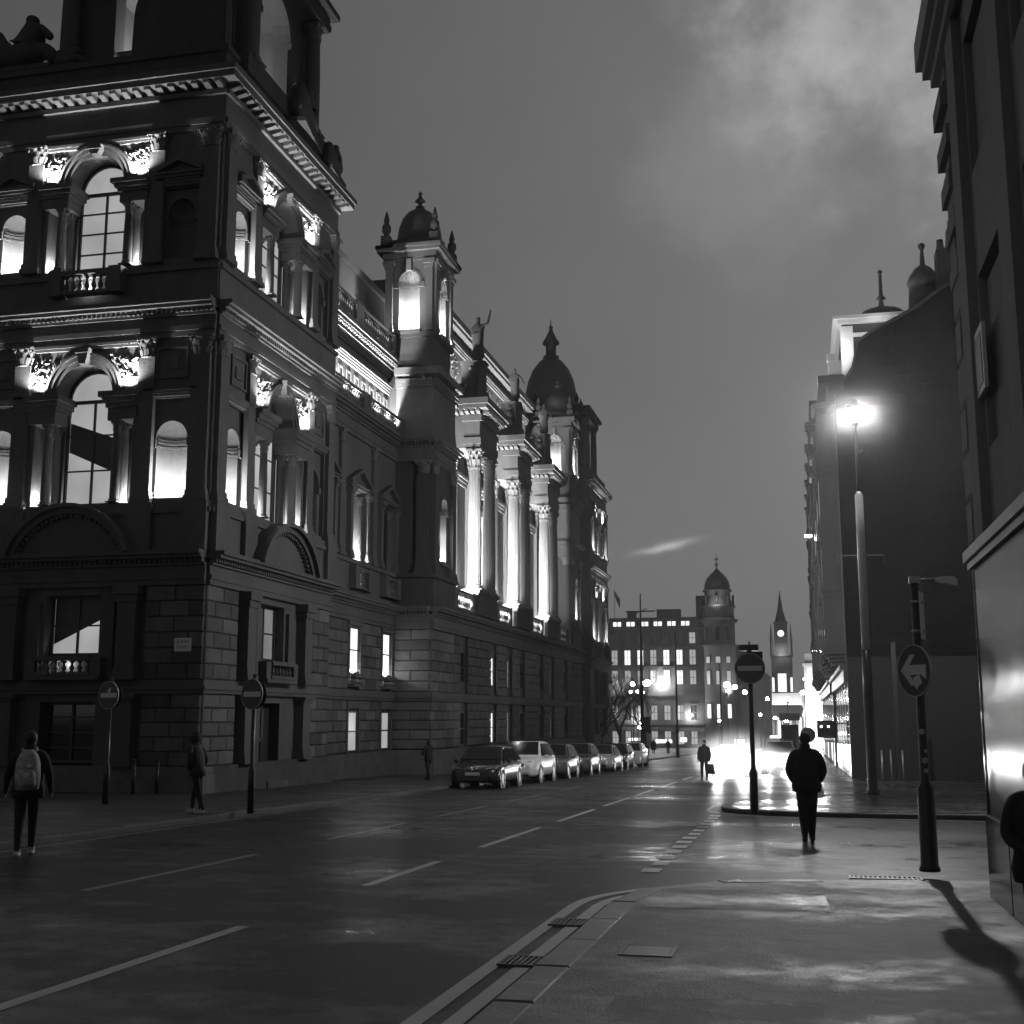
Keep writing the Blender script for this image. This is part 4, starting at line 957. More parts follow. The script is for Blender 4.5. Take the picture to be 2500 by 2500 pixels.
# ------------------------------------------------------------------ terrace beyond the gap: blank gable, oriel bays, lit shops
def oriel(parent, fr, uc, w, dp, z0, z1, floors, m, lit=()):
    b = MB(); pl = [(uc - w / 2, 0), (uc - w / 2 + .55, dp), (uc + w / 2 - .55, dp), (uc + w / 2, 0)]
    def lay(bb, ex, za, zb, zt=None):
        n = len(bb.v); P = [(pl[0][0] - ex, 0), (pl[1][0] - ex * .6, dp + ex), (pl[2][0] + ex * .6, dp + ex), (pl[3][0] + ex, 0)]
        for z in (za, zb):
            for (u, d) in P: bb.v.append(fr.P(u, d, z))
        for q in ((0, 1, 2, 3), (7, 6, 5, 4), (0, 4, 5, 1), (1, 5, 6, 2), (2, 6, 7, 3)): bb.face([n + i for i in q])
    lay(b, 0, z0, z1)
    for i in range(3): lay(b, -.25 + .12 * i, z0 - .5 + .17 * i, z0 - .34 + .17 * i) if True else None
    o = b.build('oriel_bay', m, parent)
    H = (z1 - z0) / floors
    for k in range(floors):
        s = MB(); lay(s, .12, z0 + k * H + .001, z0 + k * H + .3); s.build('bay_moulding', m, o); s = MB(); lay(s, .06, z0 + (k + 1) * H - .3, z0 + (k + 1) * H - .001); s.build('bay_moulding', m, o)
        za, zb = z0 + k * H + .75, z0 + (k + 1) * H - .5
        w_ = MB(); w_.box(fr, uc - w / 2 + .75, uc + w / 2 - .75, dp - .02, dp + .01, za, zb); w_.build('window', GLASSDIM if k in lit else GLASS, o)
    r = MB(); lay(r, .2, z1, z1 + .25); n = len(r.v)
    r.build('bay_roof', LEAD, o)
def terrace(name, label, X, y0, y1, zg, ztop, bays, floors, shops, m, zs=4.0, dp=.85):
    root = empty(name, (0, 0, 0), 0, label, 'building'); F = fr_z(X, y0, 0, 1, -1, 0, 0); L = y1 - y0
    b = MB(); b.box(F, 0, L, -14, 0, zs, ztop); b.build('wall', m, root)
    b = MB(); b.box(F, 0.1, L - .1, -14, -.6, zg - 2, zs); b.build('shop_core', BLACK, root)
    b = MB(); b.box(F, 0, L, -.4, .18, zs - .75, zs - .2); b.box(F, 0, L, -.4, .34, zs - .2, zs); b.build('shop_fascia', BLACK, root)
    nb = len(shops); sw = L / nb
    for i, s in enumerate(shops):
        a = i * sw; g = gz(y0 + a)
        b = MB(); b.box(F, a, a + .45, -.5, .02, g - .5, zs - .75); b.box(F, a + .45, a + sw, -.35, -.0, g - .3, g + .3); o = b.build('shopfront', BLACK, root)
        MB().box(F, a + .5, a + sw * .62, -.05, .012, g + .32, g + 1.5).build('shop_pane', s, o); MB().box(F, a + sw * .67, a + sw - .05, -.05, .012, g + .32, g + 1.45).build('shop_pane', GLASSDIM, o); MB().box(F, a + .5, a + sw - .05, -.05, .006, g + 1.6, zs - .95).build('upper_light', GLASS, o)
    H = (ztop - .8 - zs) / floors
    for c in bays: oriel(root, F, c, 2.7, dp, zs + .6, ztop - .9, floors, m, (floors - 2,) if int(c) % 3 == 0 else ())
    for i in range(len(bays) - 1):
        c = (bays[i] + bays[i + 1]) / 2
        for k in range(floors):
            w_ = MB(); w_.box(F, c - .5, c + .5, -.05, .02, zs + k * H + 1.1, zs + (k + 1) * H - .4); w_.build('window', GLASSDIM if (i + k) % 5 == 0 else GLASS, root)
            q = MB(); q.box(F, c - .7, c + .7, -.05, .14, zs + k * H + .9, zs + k * H + 1.08); q.build('window_sill', m, root)
    b = MB(); b.box(F, -.1, L, -.4, .35, ztop - .7, ztop - .35); b.box(F, -.2, L, -.4, .75, ztop - .35, ztop); b.build('cornice', m, root)
    return root, F
TA, FA_ = terrace('gable_end_building', 'dark terrace building with tall blank gable wall, oriel bays and lit shopfronts', 2.0, 56.6, 80.0, -1, 17.2, [3.4, 9.4, 15.4, 21.0], 4, [SHOP, SHOP, GLASSMID, SHOP, GLASSMID, SHOP], STONE2)
GP = [(2.0, 16.2), (2.8, 17.4), (3.12, 18.65), (3.8, 19.12), (4.93, 19.68), (5.86, 20.17), (6.94, 20.95), (8.4, 21.7), (10.5, 22.2), (22, 22.2)]
FGB = fr_z(0, 56.6, 1, 0, 0, -1, 0)
g = MB(); g.prism(FGB, [(2.0, 4.35)] + GP + [(22, 4.35)], -.6, .05); g.build('gable_wall', HOARD, TA)
g = MB(); z = 4.45; k = 0
def gable_left(z):
    for (a, b_) in zip(GP, GP[1:]):
        if a[1] <= z <= b_[1]: return a[0] + (b_[0] - a[0]) * (z - a[1]) / max(1e-6, b_[1] - a[1])
    return 2.0
while z < 20.6:
    xl = gable_left(z + .44) + .03; x = 2.0 - (.65 if k % 2 else 0)
    while x < 11.5:
        a, e = max(x, xl), x + 1.3
        if e - a > .25: g.cham(FGB, a + .005, e - .005, 0, .055 + random.uniform(0, .012), z + .005, z + .445, .006)
        x += 1.3
    z += .45; k += 1
g.build('gable_stonework', HOARD, TA, 'stuff')
q = MB()
for a, b_ in zip(GP, GP[1:]): q.prism(FGB, [a, (a[0] - .04, a[1] + .16), (b_[0] - .04, b_[1] + .16), b_], -.65, .13)
q.build('gable_coping', STONE2, TA)
g = MB(); g.box(fr_z(0, 56.6, 1, 0, 0, -1, 0), 2.0, 22, -.5, .12, -2.5, 4.349); g.build('gable_base', CONC, TA)
for x in (2.75, 3.85): MB().box(fr_z(0, 56.6, 1, 0, 0, -1, 0), x, x + .2, .13, .34, -1.2, 4.2 + x * .2).build('downpipe', IRON, TA)
# lit top storey, dome and turret above the gable
q = MB(); q.box(WORLD, 2.5, 8.0, 58.5, 66, 16.8, 20.2); q.build('top_storey', STONE2, TA)
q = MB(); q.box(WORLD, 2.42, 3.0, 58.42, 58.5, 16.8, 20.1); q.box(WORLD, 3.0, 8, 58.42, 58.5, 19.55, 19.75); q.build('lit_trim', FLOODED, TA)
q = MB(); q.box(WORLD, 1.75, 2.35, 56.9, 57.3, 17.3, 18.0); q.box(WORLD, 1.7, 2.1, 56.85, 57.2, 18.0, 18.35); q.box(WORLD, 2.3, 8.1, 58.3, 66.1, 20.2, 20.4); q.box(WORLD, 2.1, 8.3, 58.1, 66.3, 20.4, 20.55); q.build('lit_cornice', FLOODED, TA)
q = MB(); q.lathe((4.55, 61), [(1.45, 20.5), (1.35, 21.1), (.95, 21.5), (.4, 21.7), (.15, 21.8), (.11, 22.1), (.24, 22.2), (.1, 22.35), (.075, 23.5), (.14, 23.58), (.03, 23.7)], 14); q.build('roof_dome', LEAD, TA)
q = MB(); q.lathe((6.75, 62.5), [(1.5, 20.5), (1.3, 21.6), (.8, 21.8), (.72, 23.2), (.82, 23.3), (.7, 23.7), (.42, 24.1), (.14, 24.3), (.08, 25.1), (.17, 25.25), (.17, 25.4), (.02, 25.5)], 12); q.build('roof_turret', LEAD, TA)
q = MB(); q.box(WORLD, 7.15, 8.5, 60, 61, 20.5, 24.2); [q.lathe((7.4 + .42 * i, 60.5), [(.2, 24.2), (.15, 24.8)], 8) for i in range(3)]; q.build('chimney_stack', STONE2, TA)
for (x, y, z, p) in ((.9, 57.2, 16.9, 90), (2.2, 57.7, 18.9, 70), (4.2, 57.7, 19.75, 25)):
    lamp('flood', 'POINT', (x, y, z), p, .1, TA)
TB, FB_ = terrace('far_terrace_building', 'taller dark terrace with projecting bays farther down the right side', 1.9, 80.1, 126.0, -1.4, 22.0, [4, 11, 18, 25, 32, 39], 5, [GLASSMID, SHOP, GLASSDIM, SHOP, GLASSMID, GLASSMID, SHOP], STONE2)
for (z, y) in ((13.6, 84.0), (4.6, 88.0)):
    o = empty('wall_lamp', (1.0 if z > 10 else 1.2, y, z), 0, 'bright bracket lamp high on the right hand terrace' if z > 10 else 'small dark bracket low on the right hand terrace', 'wall lamp')
    q = MB(); q.tube([(.9, 0, -.1), (.1, 0, .12)], .035, 6); q.build('bracket', IRON, o); q = MB(); q.box(WORLD, -.42, .15, -.12, .12, .06, .2); q.build('lamp_head', TAIL if z > 10 else IRON, o)
    if z > 10: lamp('lamp_light', 'POINT', (-.2, 0, -.1), 250, .1, o)

# ------------------------------------------------------------------ domed exchange building across the square
EX = empty('domed_exchange', (0, 0, 0), 0, 'long stone building with rows of lit windows and domed corner tower across the square', 'building')
YE = 230; FE = fr_z(-36.0, YE, 1, 0, 0, -1, 0); EL = 18.6
b = MB(); cols = [2.05 + 2.42 * i for i in range(7)]
rows = [(-3.2, -.9, 1), (1.2, 3.8, 1), (7.7, 10.2, 1), (11.3, 14.0, 1), (15.2, 17.2, 0)]
zc = [-5, .4, 5.6, 10.9, 14.7, 17.9]
for i, (za, zb, a) in enumerate(rows): wall(b, FE, 0, EL, zc[i], zc[i + 1], 0, .6, [(c - .55, c + .55, za, zb) for c in cols])
b.build('wall', STONE, EX)
b = MB()
for z in (.3, 5.5, 10.7, 14.6): b.box(FE, -.1, EL, -.3, .25, z, z + .3)
b.box(FE, -.2, EL, -.6, .6, 17.9, 18.3); b.build('string_course', STONE, EX)
pat = {0: [2, 2, 2, 2, 2, 2, 2], 1: [2, 0, 2, 2, 2, 2, 0], 2: [1, 2, 2, 2, 3, 3, 2], 3: [1, 3, 3, 2, 3, 3, 2], 4: [0, 0, 0, 0, 0, 0, 2]}
PM = {0: GLASS, 1: GLASSMID, 2: GLASSMID, 3: GLASSLIT}
for i, (za, zb, a) in enumerate(rows):
    for k, c in enumerate(cols):
        m = PM[pat[i][k]]
        f = MB(); f.box(FE, c - .7, c - .55, -.05, .08, za, zb + .15); f.box(FE, c + .55, c + .7, -.05, .08, za, zb + .15); f.box(FE, c - .8, c + .8, -.05, .2, zb + .15, zb + .4); f.box(FE, c - .03, c + .03, -.3, -.2, za, zb); f.box(FE, c - .55, c + .55, -.3, -.2, (za + zb) / 2 - .04, (za + zb) / 2 + .04)
        o = f.build('window', STONE, EX); MB().box(FE, c - .55, c + .55, -.36, -.31, za, zb).build('pane', m, o)
b = MB(); b.prism(fr_z(-36.0, YE, 0, 1, 1, 0, 0), [(.0, 18.3), (9, 18.3), (9, 20.2), (1.6, 20.2)], 0, EL); b.build('roof', ROOF, EX)
for k in range(6):
    c = 2.6 + 2.55 * k; o = MB().box(FE, c - 1.0, c + 1.0, -1.6, -.1, 18.3, 19.7).build('dormer', ROOF, EX)
    for s in (-.42, .42): MB().box(FE, c + s - .33, c + s + .33, -.1, -.06, 18.5, 19.3).build('pane', GLASSLIT, o)
for (x, w, h) in ((4.2, 1.6, 21.6), (9.8, 4.5, 21.8), (17.2, 3.0, 24.2)): MB().box(FE, x, x + w, -4, -2.5, 18.3, h).build('chimney_stack', STONE2, EX)
cx, cy = -14.7, YE + 1.6
b = MB(); b.lathe((cx, cy), [(3.1, -5), (3.1, 14.4), (3.5, 14.6), (3.5, 14.9), (3.05, 15), (3.05, 18.8), (3.6, 19.1), (3.6, 19.6), (3.1, 19.7)], 20); b.build('tower', STONE, EX)
for k, t in enumerate((-2.2, -1.57, -.95)):
    for (za, zb, m) in ((15.6, 18.2, GLASS), (11.5, 12.6, GLASSMID), (7.6, 10.0, GLASSMID), (1.5, 4, GLASSLIT)):
        x, y = cx + 3.02 * cos(t), cy + 3.02 * sin(t); fw = FR(x, y, -sin(t), cos(t), cos(t), sin(t))
        f = MB(); f.box(fw, -.5, .5, -.2, .16, zb, zb + .25); f.box(fw, -.55, -.4, -.2, .13, za, zb); f.box(fw, .4, .55, -.2, .13, za, zb); o = f.build('window', STONE, EX); MB().box(fw, -.4, .4, -.2, .1, za, zb).build('pane', m, o)
b = MB(); b.lathe((cx, cy), [(3.0, 19.7), (3.0, 21.6), (3.3, 21.8), (3.3, 22.1), (2.6, 22.2), (2.6, 23.0), (2.45, 23.1), (2.35, 24.6), (2.7, 24.8), (2.75, 25.1)], 16); b.build('drum', STONE, EX)
for k in range(8):
    t = 2 * pi * k / 8; q = MB(); q.lathe((cx + 2.85 * cos(t), cy + 2.85 * sin(t)), [(.22, 22.1), (.2, 23.4), (.3, 23.5), (.06, 24.3)], 8); q.build('urn', STONE2, EX)
b = MB(); b.lathe((cx, cy), [(2.35, 25.1), (2.4, 25.6), (2.3, 26.3), (2.0, 27.1), (1.5, 27.8), (.85, 28.4), (.45, 28.8), (.18, 29.1), (.12, 29.6)], 18); b.build('dome', LEAD, EX)
b = MB(); b.ball((cx, cy, 29.9), .4, 10, 6); b.ball((cx, cy, 30.9), .33, 8, 5, (1.2, .5, .8)); b.tube([(cx, cy, 29.6), (cx, cy, 31.8)], .07, 6); b.build('gilded_finial', CHROME, EX)
b = MB(); b.box(WORLD, -17.6, -9.2, YE + 4, YE + 12, -5, 15); b.prism(fr_z(-12, YE + 3, 1, 0, 0, -1, 0), [(-.2, -5), (6.5, -5), (6.5, 9), (-.2, 15)], -5, 0); b.build('return_wing', STONE2, EX)
for (x, z, p) in ((-25.2, 7.9, 2600), (-30, 1.5, 600), (-20, 2, 900), (-13, 6, 1800), (-33, 7, 400), (-16, -1, 1000)):
    lamp('wall_light', 'POINT', (x, YE - .9, z), p, .25, EX)
o = MB().ball((-25.2, YE - .5, 7.9), .42, 10, 6).build('wall_lantern', GLOBE, EX)
lamp('tower_flood', 'POINT', (cx, YE - 2.6, 22.6), 250, .2, EX)

# ------------------------------------------------------------------ church with clock and spire
CHU = empty('clock_tower_church', (0, 0, 0), 0, 'church tower with lit clock dial and slender spire on the horizon', 'church'); YC = 400
b = MB(); b.box(WORLD, -9.1, -2.6, YC, YC + 7, -5, 21); b.box(WORLD, -9.4, -2.3, YC - .3, YC + 7.3, 20.6, 21.2); b.build('tower', STONE2, CHU)
b = MB(); b.box(WORLD, -7.9, -3.8, YC + .8, YC + 6, 21.2, 31.2); b.box(WORLD, -8.1, -3.6, YC + .6, YC + 6.2, 31.2, 31.6); b.build('belfry', STONE2, CHU)
b = MB(); b.lathe((-5.85, YC + 3.4), [(1.9, 31.6), (1.3, 34), (.9, 35.5), (.55, 38), (.25, 40), (.05, 42)], 8); b.build('spire', ROOF, CHU)
for (x, y) in ((-8.9, YC + .2), (-2.8, YC + .2), (-8.9, YC + 6.8), (-2.8, YC + 6.8)): MB().lathe((x, y), [(.45, 21.2), (.4, 25), (.5, 25.3), (.25, 28), (.05, 31)], 6).build('pinnacle', STONE2, CHU)
b = MB(); n = 24; b.prism(fr_z(-5.85, YC + .55, 1, 0, 0, -1, 0), [(1.0 * cos(2 * pi * i / n), 27.9 + 1.0 * sin(2 * pi * i / n)) for i in range(n)], -.2, .1); o = b.build('clock_dial', CLOCKLIT, CHU)
q = MB(); q.box(fr_z(-5.85, YC + .44, 1, 0, 0, -1, 0), -.05, .05, 0, .03, 27.9, 28.6); q.box(fr_z(-5.85, YC + .43, 1, 0, 0, -1, 0), -.05, .45, 0, .03, 27.86, 27.95); q.build('clock_hands', BLACK, o)
for (xa, xb) in ((-9.0, -8.3), (-7.2, -4.6), (-3.4, -2.7)): MB().box(WORLD, xa, xb, YC - .06, YC - .01, 9.5, 15.2 if xb - xa > 1 else 14).build('lit_window', GLASSLIT, CHU)
b = MB(); b.box(WORLD, -10.5, 0.6, YC - 6, YC - .5, -5, 8.2); b.box(WORLD, -10.8, .9, YC - 6.3, YC - .3, 8.2, 9.0); b.build('portico', FLOODED, CHU)
for x in (-9, -5, -1): lamp('portico_flood', 'POINT', (x, YC - 9, 2), 2500, .5, CHU)
lamp('belfry_flood', 'POINT', (-5.85, YC - 1.5, 22), 900, .3, CHU)

# ------------------------------------------------------------------ floodlit pale building and lower blocks beyond
PB = empty('floodlit_pale_building', (0, 0, 0), 0, 'bright floodlit pale building squeezed between the church and the terrace', 'building')
FPB = fr_z(.6, 262, 1, 0, 0, -1, 0)
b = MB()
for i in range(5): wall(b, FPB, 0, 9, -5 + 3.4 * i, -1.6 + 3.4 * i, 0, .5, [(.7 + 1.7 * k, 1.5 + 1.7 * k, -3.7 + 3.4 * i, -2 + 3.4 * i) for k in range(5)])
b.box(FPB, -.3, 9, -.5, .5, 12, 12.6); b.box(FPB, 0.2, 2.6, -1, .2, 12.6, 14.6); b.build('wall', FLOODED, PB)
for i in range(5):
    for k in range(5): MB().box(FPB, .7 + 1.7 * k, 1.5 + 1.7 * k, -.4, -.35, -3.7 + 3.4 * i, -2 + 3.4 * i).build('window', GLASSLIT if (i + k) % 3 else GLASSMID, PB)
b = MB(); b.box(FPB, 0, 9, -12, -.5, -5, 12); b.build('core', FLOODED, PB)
for (x, z) in ((1, -2), (3, 1), (5, -1), (2.5, 6)): lamp('flood', 'POINT', (x, 258.5, z), 2600, .4, PB)
LB = empty('low_bank_building', (0, 0, 0), 0, 'low pale classical block in front of the church tower', 'building')
FLB = fr_z(-11.0, 300, 1, 0, 0, -1, 0)
b = MB(); wall(b, FLB, 0, 11, -5, 3.2, 0, .5, [(.8 + 2.2 * k, 1.9 + 2.2 * k, -3.5, 1.6) for k in range(5)]); b.box(FLB, -.3, 11.3, -.5, .5, 3.2, 4.0); b.box(FLB, 0, 11, -8, -.6, -5, 4.5); b.build('wall', STONE, LB)
for k in range(5): MB().box(FLB, .8 + 2.2 * k, 1.9 + 2.2 * k, -.4, -.35, -3.5, 1.6).build('window', GLASSMID if k % 2 else GLASSLIT, LB)
for x in (-9, -5, -1): lamp('flood', 'POINT', (x, 297.5, -2), 700, .3, LB)

for (x, z, w, h) in ((-31.5, -2.6, 2.2, .5), (-26.5, -3.0, 3.0, .6), (-22.0, -2.8, 1.2, .8), (-16.8, -2.4, 1.6, .5), (-12.4, -3.0, 2.0, .7)):
    MB().box(WORLD, x, x + w, YE - .3, YE - .2, z, z + h).build('shop_sign', SHOP, EX)
# ------------------------------------------------------------------ road signs
def disc(b, fr, z, r, d0, d1, n=28): b.prism(fr, [(r * cos(2 * pi * i / n), z + r * sin(2 * pi * i / n)) for i in range(n)], d0, d1)
def no_entry(x, y, zc, r, ang, label, top, box=False, pole_r=.045, base=.11):
    g = gz(y) + base; root = empty('no_entry_sign', (x, y, g), 0, label, 'road sign', 'no entry signs on posts')
    c, s = cos(ang), sin(ang); fr = FR(0, 0, c, s, s, -c)      # faces (sin, -cos)
    h = zc - g
    q = MB(); q.lathe((0, 0), [(pole_r * 1.7, -.02), (pole_r * 1.7, .9), (pole_r, .98), (pole_r, top - g)], 10); q.build('post', BLACK if not box else IRON, root)
    q = MB(); disc(q, fr, h, r, .06, .072); f = q.build('sign_disc', REDGREY, root)
    q = MB(); n = 28
    q.ring(fr, 0, h, r, r + .012, 0, 2 * pi, .055, .078, 28); q.build('rim', RIM, f)
    q = MB(); q.box(fr, -r * .82, r * .82, .072, .076, h - r * .17, h + r * .17); q.build('white_bar', WHITE, f)
    q = MB(); disc(q, fr, h, r * .97, -.072, -.06); q.build('back_disc', IRON, root)
    for z in (h + .14, h - .14): q = MB(); q.box(fr, -.09, .09, -.06, .06, z - .02, z + .02); q.build('clamp', STEEL, root)
    if box:
        t = top - g; q = MB(); q.box(fr, -.21, .21, -.1, .12, t - .08, t + .06); q.build('sign_light', IRON, root); q = MB(); q.tube([(0, 0, t + .06), (0, 0, t + .14)], .02, 6); q.build('light_cap', IRON, root)
        q = MB(); q.box(fr, .02, .3, -.09, -.075, h + r - .12, h + r + .05); q.build('back_plate', IRON, root)
    return root
no_entry(-1.165, 29.55, 2.87, .345, 0, 'no entry sign with small light box on top, on the rounded pavement corner', 3.36, True, .055)
no_entry(-12.0, 25.9, 2.25, .335, -radians(23), 'no entry sign on dark post at the left kerb before the side door', 2.7)
s1 = no_entry(-16.85, 28.0, 2.28, .335, -radians(16), 'no entry sign with torn sticker, left of the street name plate', 2.72)
q = MB(); q.prism(FR(0, 0, cos(radians(16)), -sin(radians(16)), -sin(radians(16)), -cos(radians(16))), [(-.05, 2.78), (.03, 2.86), (.08, 2.82), (.05, 2.72), (.12, 2.66), (.06, 2.62), (0, 2.7)], .0725, .0745); o = q.build('torn_sticker', WHITE, s1)

T = empty('turn_sign_post', (1.52, 17.15, gz(17.15) + KH), 0, 'near black post with round turn left arrow sign and lamp arm', 'road sign')
q = MB(); q.lathe((0, 0), [(.13, -.02), (.13, .03), (.112, .05), (.108, 1.02), (.06, 1.1), (.055, 3.78)], 14); q.build('post', BLACK, T)
an = -radians(57); c, s = cos(an), sin(an); frT = FR(0, 0, c, s, s, -c); h = 2.35 - gz(17.15) - KH; r = .33
q = MB(); disc(q, frT, h, r, .07, .082, 32); f = q.build('sign_disc', BLUEGREY, T); q = MB(); q.ring(frT, 0, h, r, r + .012, 0, 2 * pi, .065, .088, 32); q.build('rim', RIM, f)
q = MB(); k = r / .33
ar = [(-.27, .01), (-.07, .215), (.03, .215), (-.09, .075), (.24, .075), (.24, -.12), (.14, -.055), (-.09, -.055), (.03, -.195), (-.07, -.195)]
q.prism(frT, [(u, h + z) for u, z in ar], .082, .085); q.build('white_arrow', WHITE, f)
q = MB(); q.prism(frT, [(-.02, h - .09), (.1, h - .05), (.16, h - .16), (.08, h - .2), (.05, h - .25), (-.01, h - .2)], .0855, .087); q.build('torn_sticker', WHITE, f)
q = MB(); q.tube([(0, 0, 3.74), (.28, 0, 3.75)], .022, 8); q.box(WORLD, -.07, .07, -.06, .06, 3.70, 3.79); q.build('lamp_arm', STEEL, T)
q = MB(); b0 = q; q.lathe((0, 0), [(.0, 0)], 3, cap=False) if False else None
q.v = []; q.f = []; q.m = []; q.sm = []
for (x, w, za, zb) in ((.26, .03, 3.73, 3.77), (.36, .07, 3.695, 3.785), (.5, .075, 3.665, 3.775), (.54, .06, 3.655, 3.74)):
    for (yy, zz) in ((-w, za), (w, za), (w * .8, zb), (-w * .8, zb)): q.v.append((x, yy, zz))
for j in range(3):
    for i in range(4): q.face((j * 4 + i, j * 4 + (i + 1) % 4, j * 4 + 4 + (i + 1) % 4, j * 4 + 4 + i))
q.face((0, 1, 2, 3)); q.face((12, 13, 14, 15)); q.build('lamp_head', POLEGREY, T)
a2 = radians(76); c, s = cos(a2), sin(a2); frP = FR(.075, 0, c, s, s, -c)
q = MB(); q.box(frP, -.16, .16, -.006, .006, 2.95, 3.58); o = q.build('parking_plate', WHITE, T)
for z in (3.45, 3.06): q = MB(); q.lathe((0, 0), [(.062, z - .02), (.068, z), (.062, z + .02)], 12); q.box(WORLD, .03, .11, -.05, .05, z - .015, z + .015); q.build('clamp_band', STEEL, T)
for (z, a, w) in ((1.75, -1.8, .045), (1.5, -1.2, .03), (1.38, -1.5, .05), (1.25, -1.3, .04)):
    fs = FR(.056 * cos(a), .056 * sin(a), -sin(a), cos(a), cos(a), sin(a)); q = MB(); disc(q, fs, z, w * .8, 0, .004, 10); q.build('sticker', RIM, T)

# slim posts in the gap site, dark posts by the palace wall
def bollard(name, x, y, h, r, m, label, group, cap=True):
    o = empty(name, (x, y, gz(y) + KH), 0, label, 'bollard', group)
    q = MB(); q.lathe((0, 0), [(r, -.02), (r, h - .06)], 10); q.build('post', m, o); q = MB(); q.lathe((0, 0), [(r * 1.15, h - .06), (r * 1.15, h - .02), (r * .6, h)], 10); q.build('cap', m, o)
for (x, y, l) in ((3.0, 51.8, 'slim pale post in the dark gap, leftmost of the row'), (3.45, 53.5, 'slim pale post in the dark gap, second from the left'), (3.85, 52.6, 'slim pale post in the dark gap, third from the left'), (4.75, 52.0, 'slim pale post in the dark gap, rightmost, beside the turn sign post')):
    bollard('bollard', x, y, 1.25, .035, STEEL, l, 'slim pale posts in the gap')
for (x, y, l) in ((-19.1, 33.2, 'short dark post before the corner plinth, the left one of two'), (-18.4, 33.3, 'short dark post before the corner plinth, the right one of two')):
    bollard('bollard', x, y, 1.0, .06, IRON, l, 'dark posts by the palace corner')
# hoarding / low dark fence at the back of the gap
HF = empty('board_fence', (0, 0, 0), 0, 'low dark board fence at the foot of the blank gable', 'fence')
for i in range(22):
    q = MB(); x = 4.2 + i * .5; q.box(WORLD, x + .01, x + .49, 54.6, 54.66, gz(54.6), gz(54.6) + 1.75 + random.uniform(-.02, .02)); q.build('board', HOARD if i % 7 == 1 else BLACK, HF)
for i in range(4): q = MB(); q.box(WORLD, 4.3 + i * 3.2, 4.4 + i * 3.2, 54.67, 54.77, gz(54.6), gz(54.6) + 1.7); q.build('post', BLACK, HF)

# bus shelter and shop sign far down the right pavement
BS = empty('bus_shelter', (-.72, 70, gz(70) + .05), 0, 'dark bus shelter with flat roof sign on thin posts', 'bus shelter')
q = MB(); q.box(WORLD, -.56, .56, -.05, .8, 2.72, 3.12); q.build('roof', BLACK, BS)
for (x, y) in ((-.45, 0), (.45, 0), (-.45, .7), (.45, .7)): q = MB(); q.tube([(x, y, 0), (x, y, 2.72)], .035, 8); q.build('post', BLACK, BS)
q = MB(); q.box(WORLD, -.42, .42, .7, .72, .3, 2.5); q.build('glass_panel', GLASS, BS)
q = MB(); disc(q, FR(.95, .3, 1, 0, 0, -1), 1.95, .42, -.02, .02); q.tube([(.95, .3, 0), (.95, .3, 1.6)], .03, 6); q.build('round_sign', BLACK, BS)
SB = empty('hanging_shop_sign', (1.35, 71, .6), 0, 'dark projecting shop sign with two tiny lamps', 'shop sign')
q = MB(); q.box(WORLD, -.62, .35, -.06, .06, 0, .95); q.build('board', BLACK, SB); q = MB(); q.box(WORLD, .35, .66, -.03, .03, .75, .82); q.build('bracket', IRON, SB)
for x in (-.38, .0): q = MB(); q.ball((x, -.1, .62), .06, 8, 5); q.build('lamp', TAIL, SB)

# ------------------------------------------------------------------ the tall street lamp that lights the pavement
LP = empty('street_lamp', (2.0, 40, gz(40) + KH), 0, 'very tall grey street lamp burning bright against the blank gable', 'street lamp')
q = MB(); q.lathe((0, 0), [(.2, -.05), (.2, .1), (.15, .15), (.145, 3.0), (.135, 4.4)], 14); q.build('base_post', BLACK, LP)
q = MB(); q.lathe((0, 0), [(.135, 4.4), (.125, 9.3), (.06, 9.42)], 14); q.build('post', POLEGREY, LP)
q = MB(); q.lathe((0, 0), [(.055, 9.35), (.05, 11.6)], 10); q.build('upper_post', IRON, LP)
q = MB(); q.tube([(-.72, 0, 7.1), (-.72, 0, 7.38), (.66, 0, 7.36), (.66, 0, 7.1)], .018, 6); q.build('banner_arm', STEEL, LP)
q = MB(); q.lathe((0, 0), [(.05, 11.55), (.1, 11.6), (.14, 11.7)], 10); q.lathe((0, 0), [(.33, 12.1), (.34, 12.12), (.28, 12.25), (.12, 12.4), (.02, 12.46)], 12); q.lathe((0, 0), [(.02, 11.69), (.04, 12.3)], 6); q.tube([(0, 0, 10.6), (.18, 0, 10.75)], .03, 6); q.build('lantern_frame', IRON, LP)
q = MB(); q.lathe((0, 0), [(.1, 11.74), (.14, 11.8), (.155, 11.92), (.15, 12.06), (.1, 12.16)], 14); q.build('lantern', LAMP, LP)

